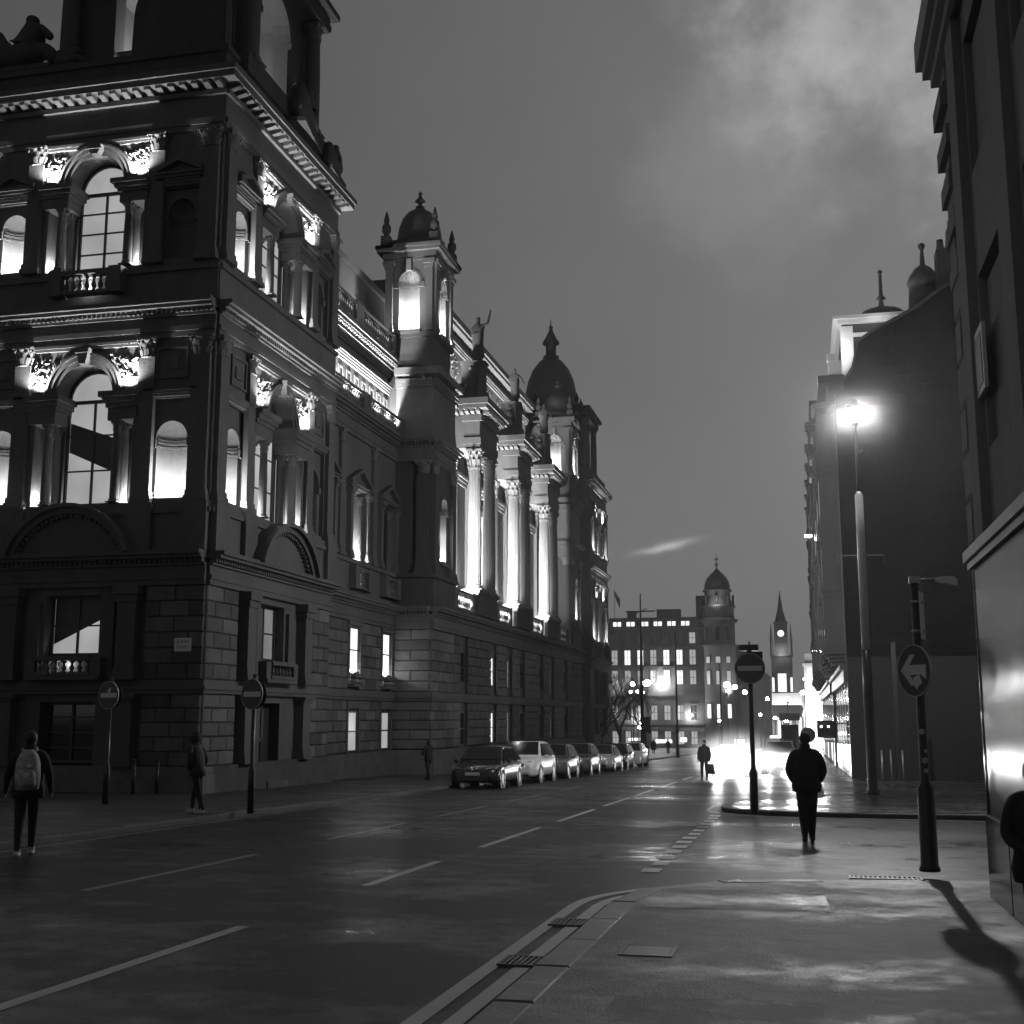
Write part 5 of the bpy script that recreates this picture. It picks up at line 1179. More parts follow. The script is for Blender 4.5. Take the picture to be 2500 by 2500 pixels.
# ------------------------------------------------------------------ cars
def loft(b, secs, closed=True):
    n = len(secs[0]); base = len(b.v)
    for s in secs: b.v += [tuple(p) for p in s]
    old = b.smooth; b.smooth = True
    for j in range(len(secs) - 1):
        for i in range(n): b.face((base + j * n + i, base + j * n + (i + 1) % n, base + (j + 1) * n + (i + 1) % n, base + (j + 1) * n + i))
    b.smooth = old
    b.face([base + i for i in range(n)][::-1]); b.face([base + (len(secs) - 1) * n + i for i in range(n)])
def car(label, x, y, L, W, H, style, paint, rot=0, lights=0, group='cars parked along the left kerb', name='parked_car'):
    """front at -y; x,y = middle of the car"""
    r = empty(name, (x, y, gz(y)), rot, label, 'car', group); r.rotation_euler = (atan(SL) if rot == 0 else 0, 0, rot)
    hw = W / 2; f = -L / 2; belt = H * .62; hood = H * (.60 if style == 'suv' else .56); sill = .2 if style != 'suv' else .26
    def sec(yv, w, zb, zt, tw=.86):
        return [(-w * .9, yv, zb), (-w, yv, zb + .1), (-w * 1.0, yv, (zb + zt) / 2), (-w * .985, yv, zt - .14), (-w * .95, yv, zt - .05), (-w * tw, yv, zt), (w * tw, yv, zt), (w * .95, yv, zt - .05), (w * .985, yv, zt - .14), (w, yv, (zb + zt) / 2), (w, yv, zb + .1), (w * .9, yv, zb)]
    rear = .86 if style == 'saloon' else 1.0
    S = [sec(f, hw * .66, .34, hood * .72, .8), sec(f + .06, hw * .8, .25, hood * .80, .82), sec(f + .22, hw * .93, sill, hood * .88, .84), sec(f + .5, hw * .985, sill, hood * .95), sec(f + L * .2, hw, sill, hood), sec(f + L * .27, hw, sill, hood * 1.06), sec(f + L * .5, hw, sill, belt * 1.0), sec(f + L * .78, hw * .995, sill, belt * 1.02), sec(f + L * .93, hw * .96, sill, belt * (1.0 if rear == 1 else .98)), sec(f + L * .985, hw * .88, .3, belt * .9), sec(f + L, hw * .8, .36, belt * .8)]
    b = MB(); loft(b, S); b.build('body', paint, r)
    # cabin
    ya, yb, yc, yd = (f + L * .25, f + L * .42, f + L * (.80 if rear == 1 else .66), f + L * (.97 if rear == 1 else .85))
    bw, rw = hw * .92, hw * .70
    def cs(yv, w, z): return [(-bw * (w), yv, belt * .93), (-(rw + (bw - rw) * max(0, (H - z) / (H - belt))) * w, yv, z - .05), (-(rw * .92 + (bw - rw) * max(0, (H - z) / (H - belt))) * w, yv, z), ((rw * .92 + (bw - rw) * max(0, (H - z) / (H - belt))) * w, yv, z), ((rw + (bw - rw) * max(0, (H - z) / (H - belt))) * w, yv, z - .05), (bw * w, yv, belt * .93)]
    b = MB(); loft(b, [cs(ya, .97, belt * 1.0), cs((ya + yb) / 2, .99, (belt + H) / 2 * .985), cs(yb, 1, H * .985), cs((yb + yc) / 2, 1, H), cs(yc, 1, H * .975), cs(yd, .96, belt * 1.05)]); b.build('cabin', paint, r)
    def quad(nm, pts, m, th=.006):
        v = [Vector(p) for p in pts]; nrm = (v[1] - v[0]).cross(v[3] - v[0]).normalized(); cen = sum(v, Vector()) / 4
        if nrm.dot(cen - Vector((0, (yb + yc) / 2, belt))) < 0: nrm = -nrm
        q = MB(); b0 = [p + nrm * th for p in v] + [p - nrm * .03 for p in v]; q.v = [tuple(p) for p in b0]
        q.face((0, 1, 2, 3)); [q.face((i, (i + 1) % 4, 4 + (i + 1) % 4, 4 + i)) for i in range(4)]; return q.build(nm, m, r)
    zt = H * .955; zb = belt * 1.04
    k = (zt - belt) / (H - belt)
    quad('windscreen', [(-bw * .86, ya + .1, zb + .03), (bw * .86, ya + .1, zb + .03), (rw * .93, yb - .02, zt + .025), (-rw * .93, yb - .02, zt + .025)], CARGLASS, .035)
    quad('rear_window', [(-bw * .84, yd - .04, zb + .08), (bw * .84, yd - .04, zb + .08), (rw * .86, yc + .05, zt), (-rw * .86, yc + .05, zt)], CARGLASS, .03)
    for s in (-1, 1):
        for (y0, y1, y2, y3) in ((ya + .28, yb + .04, f + L * .545, f + L * .545), (f + L * .565, f + L * .565, yc - .02, yd - .25)):
            quad('side_window', [(s * bw * .985, y0, zb), (s * (rw + .025), y1, zt - .03), (s * (rw + .025), y2, zt - .03), (s * bw * .985, y3, zb)] if y0 != y1 else [(s * bw * .985, y0, zb), (s * (rw + .025), y1, zt - .03), (s * (rw + .025), y2, zt - .03), (s * bw * .985, y3, zb)], CARGLASS, .03)
        m = MB(); m.ball((s * (hw + .1), ya + .32, belt + .02), .1, 8, 6, (1, .7, .75)); m.build('mirror', paint, r)
        q = MB(); hz = hood * .78; P = [(hw * .42, f + .085, hz - .05), (hw * .86, f + .22, hz - .03), (hw * .9, f + .34, hz + .09), (hw * .62, f + .17, hz + .085), (hw * .44, f + .105, hz + .03)]
        q.v = [(s * p[0], p[1] - .025, p[2]) for p in P] + [(s * p[0], p[1] + .12, p[2]) for p in P]
        n = len(P); q.face(range(n)); [q.face((i, (i + 1) % n, n + (i + 1) % n, n + i)) for i in range(n)]
        o = q.build('headlight', LENS, r)
        q = MB(); q.ball((s * hw * .68, f + .15, hz + .015), .062, 10, 6, (1, .5, 1)); q.build('bulb', HEAD if lights else CHROME, o)
        if lights:
            l = lamp('headlight_beam', 'SPOT', (s * hw * .68, f - .06, hz + .01), lights, .06, o, None, radians(100), .9); aim(l, (s * hw * .68 + .06, f - 10, hz - .05))
        q = MB(); q.ball((s * hw * .72, f + .1, .38), .06, 8, 5, (1.5, .6, .8)); q.build('fog_lamp', LENS, r)
        q = MB(); q.box(WORLD, s * hw * .86 - .12, s * hw * .86 + .12, f + L - .14, f + L - .02, belt * .72, belt * .88); q.build('tail_light', REDGREY, r)
    q = MB(); gz0 = hood * .62; q.box(WORLD, -hw * .4, hw * .4, f + .01, f + .1, gz0, gz0 + .13); g = q.build('grille', BLACK, r)
    q = MB(); q.box(WORLD, -hw * .62, hw * .62, f + .0, f + .2, .28, .42); q.build('lower_intake', BLACK, r)
    q = MB(); q.box(WORLD, -.26, .26, f - .02, f + .05, .46, .57); q.build('number_plate', PLATE, r)
    q = MB(); disc(q, FR(0, f + .0, 1, 0, 0, -1), gz0 + .17, .05, -.1, .01, 12); q.build('badge', CHROME, g)
    R = .33 if style != 'suv' else .36
    for yy in (f + L * .195, f + L * .80):
        for s in (-1, 1):
            fr = FR(0, yy, 0, 1, s, 0)
            a = MB(); a.prism(fr, [((R + .07) * cos(2 * pi * i / 20), R + (R + .07) * sin(2 * pi * i / 20)) for i in range(20)], hw - .3, hw + .004); a.build('wheel_arch', BLACK, r)
            t = MB()
            for (r0, r1, d0, d1) in ((R * .62, R, hw - .2, hw + .012),): t.ring(fr, 0, R, r0, r1, 0, 2 * pi, d0, d1, 20)
            o = t.build('wheel', TYRE, r); t = MB(); disc(t, fr, R, R * .63, hw - .18, hw - .05, 18)
            for i in range(5): a0 = 2 * pi * i / 5; t.prism(fr, [(cos(a0 - .22) * .06, R + sin(a0 - .22) * .06), (cos(a0 - .2) * R * .62, R + sin(a0 - .2) * R * .62), (cos(a0 + .2) * R * .62, R + sin(a0 + .2) * R * .62), (cos(a0 + .22) * .06, R + sin(a0 + .22) * .06)], hw - .05, hw - .01)
            t.build('rim', ALLOY, o)
    return r
car('black estate car parked nearest, first in the row by the palace', -11.42, 45.0, 4.5, 1.8, 1.47, 'hatch', CARBLACK)
car('white sport utility car parked second, behind the black estate', -11.3, 51.0, 4.4, 1.84, 1.64, 'suv', CARWHITE)
car('small grey hatchback parked third, behind the white utility car', -11.25, 56.9, 4.0, 1.74, 1.5, 'hatch', CARGREY)
car('dark grey hatchback parked fourth in the row, shining flank', -11.1, 62.2, 4.1, 1.76, 1.52, 'hatch', CARGREY)
car('silver white saloon parked fifth in the row, low roof', -10.9, 68.6, 4.7, 1.84, 1.42, 'saloon', CARSILVER)
car('black car parked sixth, just behind the silver saloon', -11.0, 74.6, 4.4, 1.8, 1.5, 'hatch', CARBLACK)
car('white car parked last in the row, farthest off', -10.9, 80.6, 4.3, 1.8, 1.5, 'hatch', CARWHITE)
car('oncoming car with dazzling headlights filling the lane', -3.4, 61.5, 4.4, 1.8, 1.5, 'hatch', CARSILVER, 0, 1200, 'oncoming cars', 'oncoming_car')
car('second oncoming car, beside the pavement behind the light box sign', -1.25, 67.5, 4.6, 1.86, 1.66, 'suv', CARGREY, 0, 900, 'oncoming cars', 'oncoming_car')
TX = car('far oncoming taxi with lit roof, behind the second car', -2.0, 92, 4.6, 1.8, 1.85, 'suv', CARBLACK, 0, 1500, 'oncoming cars', 'oncoming_car')
q = MB(); q.box(WORLD, -.35, .35, -.6, -.4, 1.84, 2.02); q.build('roof_light', SHOP, TX)

# ------------------------------------------------------------------ people
def skin_mesh(name, nodes, edges, sub=1):
    """nodes: list of (x,y,z,rx,ry); grown with the Skin modifier, root at node 0"""
    me = bpy.data.meshes.new(name); me.from_pydata([n[:3] for n in nodes], edges, []); o = bpy.data.objects.new(name, me); COL.objects.link(o)
    md = o.modifiers.new('skin', 'SKIN'); md.use_smooth_shade = True
    if not me.skin_vertices: me.skin_vertices.new() if hasattr(me.skin_vertices, 'new') else None
    for i, n in enumerate(nodes):
        sv = me.skin_vertices[0].data[i]; sv.radius = (n[3], n[4]); sv.use_root = (i == 0)
    s = o.modifiers.new('sub', 'SUBSURF'); s.levels = sub; s.render_levels = sub
    dg = bpy.context.evaluated_depsgraph_get(); dg.update(); out = bpy.data.meshes.new_from_object(o.evaluated_get(dg)); out.name = name
    bpy.data.objects.remove(o); return out
def person(label, x, y, h, yaw, step=.0, arms='side', coat=1.0, hood=False, lean=0, upper=CLOTH, lower=DENIM, shoes=SHOEDARK, hair=True, skirt=False, z0=KH, group=None, legw=1.0, stance=1.0):
    """faces +Y in its own frame; yaw turns it"""
    k = h / 1.75; root = empty('person', (x, y, gz(y) + z0), yaw, label, 'person', group)
    nodes = []; edges = []; tagm = []
    def nd(x_, y_, z_, rx, ry=None, par=None):
        nodes.append((x_ * k, (y_ + lean * max(0, z_ - .9)) * k, z_ * k, rx * k, (ry or rx) * k)); i = len(nodes) - 1
        if par is not None: edges.append((par, i))
        return i
    w = coat
    pel = nd(0, 0, .95, .15 * w, .115 * w); bel = nd(0, .005, 1.1, .155 * w, .12 * w, pel); che = nd(0, -.005, 1.3, .17 * w, .125 * w, bel); nek0 = nd(0, -.015, 1.45, .085, .075, che); nek = nd(0, .0, 1.52, .056, .056, nek0)
    jaw = nd(0, .03, 1.585, .066, .075, nek); hd = nd(0, .012, 1.665, .076, .094, jaw); top = nd(0, 0, 1.735, .045, .055, hd)
    nose = nd(0, .115, 1.63, .012, .012, hd)
    for s in (-1, 1): nd(s * .088, -.005, 1.64, .012, .02, hd)
    for s in (-1, 1):
        st = step * s
        hp = nd(s * .09 * (.5 + .5 * stance), 0, .88, .1 * legw, .105 * legw, pel); kn = nd(s * .085 * stance, st * .5 + .02, .49, .07 * legw, .072 * legw, hp); cf = nd(s * .083 * stance, st * .8 - .005, .3, .06 * legw, .062 * legw, kn)
        ank = nd(s * .08 * stance, st - .02, .09 + max(0, -st) * .12, .042, .045, cf); nd(s * .085 * stance, st + .13, .045, .046, .034, ank); nd(s * .08 * stance, st - .06, .05, .045, .04, ank)
        sh = nd(s * .19 * (.9 + .1 * w), -.01, 1.42, .072 * w, .07 * w, che if False else nek0)
        if arms == 'pocket': P = [(s * .285, -.05, 1.14), (s * .22, .06, .95)]
        elif arms == 'swing': P = [(s * .28, -st * .3 - .04, 1.15), (s * .31, -st * .6 + .06, .92)]
        elif arms == 'front': P = [(s * .26, .06, 1.14), (s * .15, .24, 1.08)]
        elif arms == 'out': P = [(s * .30, -.03, 1.16), (s * .40, .05, .93)]
        else: P = [(s * .265, -.03, 1.14), (s * .27, .03, .9)]
        el = nd(*P[0], .056 * w, .058 * w, sh); wr = nd(*P[1], .038 * (1 + (w - 1) * .5), .038, el)
        if arms != 'pocket':
            d = (Vector(P[1]) - Vector(P[0])).normalized(); p1 = Vector(P[1]) + d * .07; palm = nd(*p1, .036, .022, wr)
            for j in range(4):
                e = p1 + d * (.065 + .012 * (1.5 - abs(j - 1.2))) + Vector((0, (j - 1.5) * .02, 0)); m1 = p1 + d * .035 + Vector((0, (j - 1.5) * .019, 0)); a_ = nd(*m1, .0095, .0095, palm); nd(*(e + Vector((-s * .015, 0, 0))), .008, .008, a_)
            tb = nd(*(p1 - d * .02 + Vector((0, .035, 0))), .011, .011, palm); nd(*(p1 + d * .02 + Vector((-s * .01, .05, 0))), .009, .009, tb)
        else: pass
    me = skin_mesh('person_body', nodes, edges, 1)
    for m in (SKIN, upper, lower, shoes): me.materials.append(m)
    zj = .90 * k
    for p in me.polygons:
        c = p.center; zz = c.z / k; ax = abs(c.x) / k
        i = 1
        if zz > 1.575: i = 0
        elif zz < .105: i = 3
        elif zz < .9 and ax < .2 and zz < .86: i = 2
        if arms != 'pocket' and ax > .2 and zz < (.87 if arms in ('side', 'swing') else .88): i = 0
        p.material_index = i; p.use_smooth = True
    body = link('body', me, root)
    for s in (-1, 1):
        st = step * s; q = MB(); q.ball((s * .083 * stance * k, (st + .035) * k, .042 * k), 1.0, 12, 7, (.05 * k, .145 * k, .05 * k)); q.build('shoe', shoes, root)
    # jacket hem
    q = MB(); L = .80 if not skirt else .55; hm_ = .172 * min(w, 1.15) if w > 1.28 else .185 * w
    def ell(zv, a, b_): return [(a * k * cos(2 * pi * i / 16), (b_ * sin(2 * pi * i / 16) + lean * max(0, zv - .9)) * k, zv * k) for i in range(16)]
    loft(q, [ell(L, hm_ + (.06 if skirt else 0), hm_ * .8 + (.05 if skirt else 0)), ell(.9, hm_ * 1.08, hm_ * .84), ell(1.02, .178 * w, .138 * w), ell(1.16, .188 * w, .145 * w), ell(1.3, .19 * w, .147 * w), ell(1.4, .165 * w, .12 * w), ell(1.47, .11 * w, .09 * w), ell(1.52, .075, .075)]); q.build('jacket', upper, root)
    if hood:
        q = MB(); q.ball((0, -.02 * k + lean * .7 * k, 1.64 * k), .135 * k, 12, 8, (.92, 1.02, 1.12)); q.build('hood', upper, root)
    elif hair:
        q = MB(); q.ball((0, (-.03 + lean * .75) * k, 1.668 * k), .108 * k, 12, 8, (.86, 1.0, .98)); q.build('hair', HAIR, root)
    if not hood:
        for s in (-1, 1):
            q = MB(); q.ball((s * .032 * k, (.098 + lean * .72) * k, 1.655 * k), .011 * k, 6, 4); q.build('eye', HAIR, root)
        q = MB(); q.ball((0, (.098 + lean * .7) * k, 1.588 * k), .022 * k, 8, 4, (1, .3, .25)); q.build('mouth', REDGREY, root)
    q = MB(); q.lathe((0, (lean * .55 - .01) * k), [(.1 * k, 1.44 * k), (.085 * k, 1.52 * k), (.078 * k, 1.575 * k)], 12); q.build('collar', upper, root)
    return root
person('broad man in dark padded jacket walking away, hands in pockets', 0.02, 22.66, 1.86, 0, .05, 'pocket', 1.24, lower=CLOTH, z0=0, legw=1.28, stance=.72)
bp = person('person in black with pale rucksack walking off at far left', -11.38, 16.75, 1.82, radians(30), .16, 'swing', 1.16, lower=CLOTH, shoes=SHOE, z0=0)
person('hooded walker in dark clothes and pale trainers near palace corner', -12.95, 25.2, 1.74, radians(78), .2, 'pocket', 1.08, hood=True, lean=.18, upper=CLOTH2, lower=CLOTH, shoes=SHOE)
fm = person('man with a bag crossing in front of the dazzling headlights', -4.25, 55.0, 1.70, radians(170), .13, 'side', 1.2, upper=CLOTH2, lower=CLOTH, z0=0)
person('small dark figure walking beside the palace wall near the black estate', -14.7, 48.2, 1.6, radians(60), .15, 'front', 1.0, upper=CLOTH, lower=CLOTH, skirt=False)
person('hooded figure cut off by right edge, beside the shop glass', 1.56, 9.2, 1.52, radians(170), .1, 'front', 1.25, hood=True, z0=KH, lower=CLOTH)
person('distant pedestrian in long dark coat on the square', -16.4, 140, 1.78, 0, .1, 'side', 1.25, skirt=True, z0=0)
person('distant slim pedestrian under the exchange wall lamp', -15.0, 142, 1.75, radians(180), .12, 'side', 1.0, z0=0)
person('pedestrian far down the right pavement past the shelter', -.05, 78, 1.75, 0, .12, 'side', 1.1)
# rucksack and shopping bag, carried
RK = empty('rucksack', (-11.27, 16.56, gz(16.7) + 1.27), radians(30), 'pale grey rucksack on the back of the left walker', 'rucksack')
q = MB(); loft(q, [[(a * cos(2 * pi * i / 14), -.02 + b_ * sin(2 * pi * i / 14), z) for i in range(14)] for (z, a, b_) in ((-.31, .11, .06), (-.28, .17, .10), (-.1, .185, .125), (.1, .17, .115), (.22, .13, .09), (.29, .06, .05))]); q.build('bag_body', RUCK, RK)
q = MB(); loft(q, [[(a * cos(2 * pi * i / 12), -.1 + b_ * sin(2 * pi * i / 12), z) for i in range(12)] for (z, a, b_) in ((-.26, .1, .05), (-.2, .13, .075), (-.03, .12, .07), (.0, .08, .04))]); q.build('front_pocket', RUCK, RK)
for (x, z, w) in ((.0, -.08, .05), (-.13, -.1, .03), (.02, .05, .03)): q = MB(); q.ball((x, -.165 if x > -.1 else -.1, z), w, 8, 5, (1, .2, .9)); q.build('patch', RUCKPATCH, RK)
for s in (-1, 1): q = MB(); q.tube([(s * .09, .02, .26), (s * .1, .1, .3), (s * .11, .24, .22)], .018, 6); q.build('strap', RUCK, RK)
SBG = empty('shopping_bag', (-3.95, 54.9, gz(55) + .28), 0, 'dark shopping bag in the hand of the man by the headlights', 'bag')
q = MB(); loft(q, [[(-.17, -.06, 0), (.17, -.06, 0), (.17, .06, 0), (-.17, .06, 0)], [(-.12, -.05, .42), (.12, -.05, .42), (.12, .05, .42), (-.12, .05, .42)]]); q.build('bag_body', CLOTH2, SBG)
q = MB(); q.tube([(-.07, 0, .42), (-.04, 0, .54), (.04, 0, .54), (.07, 0, .42)], .012, 6); q.build('handle', CLOTH2, SBG)

# ------------------------------------------------------------------ statues and carved groups on the palace roof
def statue(x, y, z, label, h, yaw, arm=True):
    k = h / 2.0; n = []; e = []
    def nd(a, b_, c, r, par=None):
        n.append((a * k, b_ * k, c * k, r * k, r * .85 * k)); i = len(n) - 1
        if par is not None: e.append((par, i))
        return i
    a = nd(0, 0, .95, .25); b_ = nd(.01, .02, .5, .29, a); c = nd(0, 0, .06, .33, b_); t = nd(0, 0, 1.3, .25, a); ne = nd(0, 0, 1.58, .08, t); hd = nd(0, .03, 1.74, .1, ne); nd(0, .02, 1.88, .09, hd); 
    s = nd(.22, 0, 1.48, .09, t); el = nd(.42, .05, 1.55 if arm else 1.2, .06, s); ha = nd(.5, .08, 1.92 if arm else 1.05, .045, el); nd(.53, .1, 2.1 if arm else .98, .03, ha)
    s2 = nd(-.22, 0, 1.48, .09, t); e2 = nd(-.3, .04, 1.2, .07, s2); nd(-.16, .2, 1.08, .05, e2)
    me = skin_mesh('statue_body', n, e, 2); me.materials.append(STONE2)
    r = empty('statue', (x, y, z), yaw, label, 'statue', 'statues standing on the palace portico'); link('figure', me, r)
    q = MB(); q.lathe((0, 0), [(.42 * k, -.12), (.42 * k, -.02), (.36 * k, .08)], 10); q.build('plinth', STONE2, r)
statue(-16.9, 64.0, 21.15, 'standing stone statue with raised arm, on the first portico pedestal', 2.9, radians(-20))
statue(-16.9, 73.1, 21.15, 'standing stone statue on the middle portico pedestal', 2.45, radians(-10), False)
statue(-16.9, 82.2, 21.15, 'standing stone statue on the farthest portico pedestal', 2.4, 0, False)
def group(x, y, z, s, seed, label, yaw=0):
    rn = random.Random(seed); n = []; e = []
    def nd(a, b_, c, r, par=None):
        n.append((a * s, b_ * s, c * s, r * s, r * s)); i = len(n) - 1
        if par is not None: e.append((par, i))
        return i
    a = nd(0, 0, .35, .34); h = nd(.05, 0, .85, .3, a); nk = nd(.1, 0, 1.2, .16, h); nd(.14, 0, 1.42, .18, nk)
    l = nd(.5, .05, .55, .2, a); nd(.75, .1, .2, .16, l); b_ = nd(-.55, 0, .45, .3, a); c = nd(-.8, 0, .85, .22, b_); nd(-.82, 0, 1.15, .17, c); sh = nd(.38, 0, 1.05, .12, h); nd(.62, .05, .8, .1, sh); nd(-1.1, .05, .3, .2, b_)
    me = skin_mesh('group_body', n, e, 2); me.materials.append(STONE2)
    r = empty('sculpture_group', (x, y, z), yaw, label, 'sculpture', 'sculpture groups on the tower parapet'); link('figures', me, r)
    q = MB(); q.box(WORLD, -1.1 * s, .8 * s, -.26 * s, .26 * s, -.1, .06); q.build('plinth', STONE2, r)
group(-25.35, 34.55, 23.7, 1.5, 1, 'reclining carved figures on the front parapet, left of the open arches', 0)
group(-23.4, 34.3, 23.55, .6, 4, 'small dark carved figure on the front parapet under the open arch', 0)
group(-17.2, 39.9, 22.95, 1.45, 2, 'carved figures on the street side parapet, taller of the two', radians(100))
group(-17.15, 42.7, 22.65, 1.0, 3, 'carved figures at the far end of the street side parapet', radians(95))
# ------------------------------------------------------------------ bare trees on the square
def tree(x, y, h, seed, label):
    rn = random.Random(seed); root = empty('bare_tree', (x, y, gz(y)), 0, label, 'tree', 'bare winter trees on the square')
    tr = MB(); tw = MB()
    def grow(p, d, L, r, lvl):
        q = [p]; n = 3
        for i in range(n):
            d = (d + Vector((rn.uniform(-.16, .16), rn.uniform(-.16, .16), rn.uniform(-.02, .12)))).normalized(); q.append(q[-1] + d * L / n)
        (tr if lvl < 2 else tw).tube(q, [max(.009, r * (1 - .45 * i / n)) for i in range(n + 1)], 6 if lvl < 2 else 3, False)
        if lvl >= 6: return
        for k in range(3 if lvl < 4 else 2):
            a = rn.uniform(0, 2 * pi); t = rn.uniform(.35, .75); b = q[rn.choice((2, 3))]
            nd = (d * (1 - t * .6) + Vector((cos(a), sin(a), rn.uniform(-.1, .4))) * t).normalized(); grow(b, nd, L * rn.uniform(.62, .82), r * .6, lvl + 1)
    grow(Vector((0, 0, -.1)), Vector((0, 0, 1)), h * .34, h * .022, 0)
    tr.build('trunk', BARK, root); tw.build('crown', BARK, root, 'stuff')
tree(-17.0, 108, 8.5, 1, 'bare winter tree nearest the palace end, behind the parked cars')
tree(-17.2, 118, 8.8, 2, 'bare winter tree in the middle of the three on the square')
tree(-15.3, 125, 8.0, 3, 'bare winter tree beside the tall mast with a crossbar')
# ------------------------------------------------------------------ masts, flag, traffic signal
M = empty('mast', (-15.1, 120, gz(120)), 0, 'tall dark mast with crossbar standing before the exchange building', 'mast')
q = MB(); q.tube([(0, 0, 0), (0, 0, 8), (0, 0, 15.8)], [.22, .16, .06], 10); q.build('pole', IRON, M); q = MB(); q.tube([(-1.45, 0, 14.0), (1.45, 0, 14.05)], .07, 6); q.tube([(-.5, 0, 13.8), (.6, 0, 14.3)], .05, 6); q.build('crossbar', IRON, M)
for (x, y, h, l) in ((-11.75, 120, 12.0, 'slim dark pole between the mast and the dome tower'), (-8.2, 130, 9.5, 'thin dark pole in front of the dome tower')):
    o = empty('street_pole', (x, y, gz(y)), 0, l, 'pole', 'slim poles in the square'); q = MB(); q.tube([(0, 0, 0), (0, 0, 1.2), (0, 0, 1.25), (0, 0, h)], [.17, .16, .11, .06], 8); q.build('pole', IRON, o); q = MB(); q.box(WORLD, -.16, .16, -.1, .1, 2.3, 3.0); q.build('cabinet', IRON, o)
FL = empty('flagpole', (-34.3, YE + 3, 20), 0, 'flagpole with limp flag above the exchange roof', 'flagpole')
q = MB(); q.tube([(0, 0, 0), (0, 0, 6)], .09, 6); q.build('pole', POLEGREY, FL)
q = MB(); loft(q, [[(.05 + i * .22, .1 * sin(i * 1.6), 5.6 - i * .35), (.05 + i * .22, .1 * sin(i * 1.6) + .03, 5.6 - i * .35), (.05 + i * .2, .1 * sin(i * 1.6) + .03, 4.6 - i * .5), (.05 + i * .2, .1 * sin(i * 1.6), 4.6 - i * .5)] for i in range(6)]); q.build('flag', CLOTH2, FL)
TS = empty('traffic_signal', (-12.2, 100, gz(100)), 0, 'traffic signal seen from behind beside the last parked car', 'traffic light')
q = MB(); q.tube([(0, 0, 0), (0, 0, 3.4)], .06, 8); q.build('post', STEEL, TS)
q = MB(); q.box(WORLD, -.18, .18, -.12, .12, 2.3, 3.4); q.box(WORLD, -.3, .3, .0, .02, 2.2, 3.5); q.build('signal_head', BLACK, TS)
q = MB(); q.box(WORLD, -.1, .1, -.08, .08, 1.0, 1.2); q.build('push_box', IRON, TS)
# ------------------------------------------------------------------ lit lamps across the square and down the street
def globe_lamp(x, y, z, r, power, label, arm=0):
    o = empty('globe_street_lamp', (x, y, gz(y)), 0, label, 'street lamp', 'lit street lamps on the square'); H = z - gz(y)
    q = MB(); q.tube([(0, 0, 0), (0, 0, H - r)], [.09, .05], 8); q.build('post', IRON, o)
    q = MB(); q.lathe((0, 0), [(r * .5, H - r - .1), (r * .8, H - r * .8)], 8); q.build('holder', IRON, o)
    q = MB(); q.ball((0, 0, H), r, 12, 8); q.build('globe', GLOBE, o)
for a in ((-22.6, 170, 6.2, .28, 260, 'lit globe lamp on the square, leftmost of the upper row'), (-21.5, 172, 6.35, .26, 260, 'lit globe lamp just left of the mast'), (-17.0, 140, 5.5, .36, 900, 'largest glowing globe lamp just right of the mast'),
          (-27.0, 200, 5.7, .24, 160, 'small low globe lamp, leftmost of the lower row'), (-26.0, 201, 5.75, .24, 160, 'small low globe lamp, second of the lower row'), (-24.9, 199, 5.66, .24, 160, 'small low globe lamp, third of the lower row'),
          (-8.7, 150, 5.5, .36, 1100, 'big glowing globe lamp left of the light box sign'), (-9.2, 178, 5.9, .3, 500, 'glowing globe lamp above the dazzling car'), (-8.8, 200, 5.6, .34, 600, 'glowing globe lamp touching the light box sign post'),
          (-5.9, 220, 4.8, .28, 400, 'glowing lamp right of the light box sign post'), (.1, 190, 5.3, .32, 500, 'glowing lamp close to the right hand terrace'), (.5, 232, 8.5, .2, 200, 'small high lamp before the floodlit building'),
          (-1.2, 108, 3.2, .2, 260, 'low bright lamp above the right pavement'), (-1.5, 120, 1.4, .2, 260, 'lowest bright lamp at the end of the pavement')):
    globe_lamp(*a)
for a in ((-20.5, 160, .4, .18, 0, 'small bright lamp low behind the trees, left one'), (-19.0, 150, 1.0, .16, 0, 'small bright lamp low behind the trees, right one'), (-5.2, 160, 2.0, .16, 0, 'small bright lamp right of the second oncoming car'), (-3.2, 150, 1.6, .18, 0, 'small bright lamp above the second oncoming car'), (-11.0, 170, 1.2, .16, 0, 'small bright lamp above the dazzling car')):
    globe_lamp(*a)
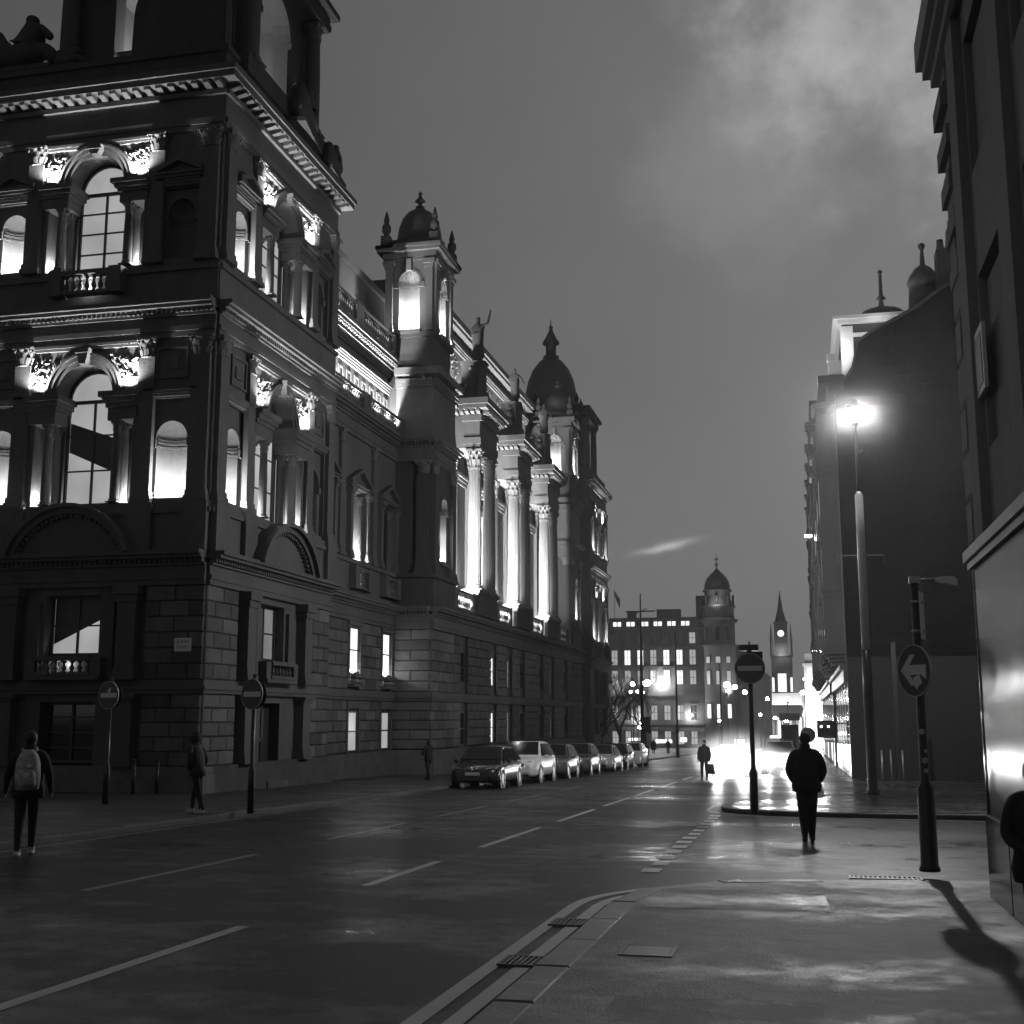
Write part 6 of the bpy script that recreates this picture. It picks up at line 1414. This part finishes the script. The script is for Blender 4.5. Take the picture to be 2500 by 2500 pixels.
# ------------------------------------------------------------------ haze in the night air
hm = bpy.data.materials.new('night_haze'); hm.use_nodes = True; t = hm.node_tree; nodes_clear(t)
ov = t.nodes.new('ShaderNodeOutputMaterial'); pv = t.nodes.new('ShaderNodeVolumePrincipled')
pv.inputs['Density Attribute'].default_value = ''; pv.inputs['Color'].default_value = (.9, .9, .9, 1); pv.inputs['Density'].default_value = .00025; pv.inputs['Anisotropy'].default_value = .78
t.links.new(pv.outputs[0], ov.inputs['Volume'])
hb = MB(); hb.box(WORLD, -510, 510, -410, 910, -5.5, 50); hz_ = hb.build('haze', hm, None, 'stuff')
# added scattering balls imitating lens glare at the headlights and the tall lamp
def glare_ball(name, k, k0):
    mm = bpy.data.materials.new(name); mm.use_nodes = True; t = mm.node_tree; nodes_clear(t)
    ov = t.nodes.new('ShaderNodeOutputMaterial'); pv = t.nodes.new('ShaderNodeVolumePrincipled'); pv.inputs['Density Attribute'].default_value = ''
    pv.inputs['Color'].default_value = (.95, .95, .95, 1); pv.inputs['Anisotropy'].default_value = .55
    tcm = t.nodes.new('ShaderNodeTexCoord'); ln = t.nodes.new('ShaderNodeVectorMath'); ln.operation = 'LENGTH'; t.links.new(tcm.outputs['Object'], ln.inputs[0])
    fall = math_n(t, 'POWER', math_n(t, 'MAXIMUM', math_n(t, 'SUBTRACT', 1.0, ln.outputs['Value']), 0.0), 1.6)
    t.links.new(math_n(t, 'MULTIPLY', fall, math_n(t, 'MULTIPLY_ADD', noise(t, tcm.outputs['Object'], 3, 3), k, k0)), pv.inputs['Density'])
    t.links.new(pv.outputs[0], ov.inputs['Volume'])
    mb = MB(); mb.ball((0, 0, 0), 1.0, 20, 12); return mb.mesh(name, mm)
me = glare_ball('headlight_glare_ball', .8, .3)
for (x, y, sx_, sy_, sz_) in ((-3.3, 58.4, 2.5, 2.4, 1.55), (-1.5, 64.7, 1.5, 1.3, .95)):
    link('headlight_glare_ball', me, None, 'stuff', (x, y, gz(y) + sz_ * .62), 0, (sx_, sy_, sz_))
link('lamp_glare_ball', glare_ball('lamp_glare_ball', .011, .010), None, 'stuff', (2.0, 40, gz(40) + KH + 12.0), 0, (2.0, 2.0, 2.0))  # added ball standing in for lens bloom round the lantern
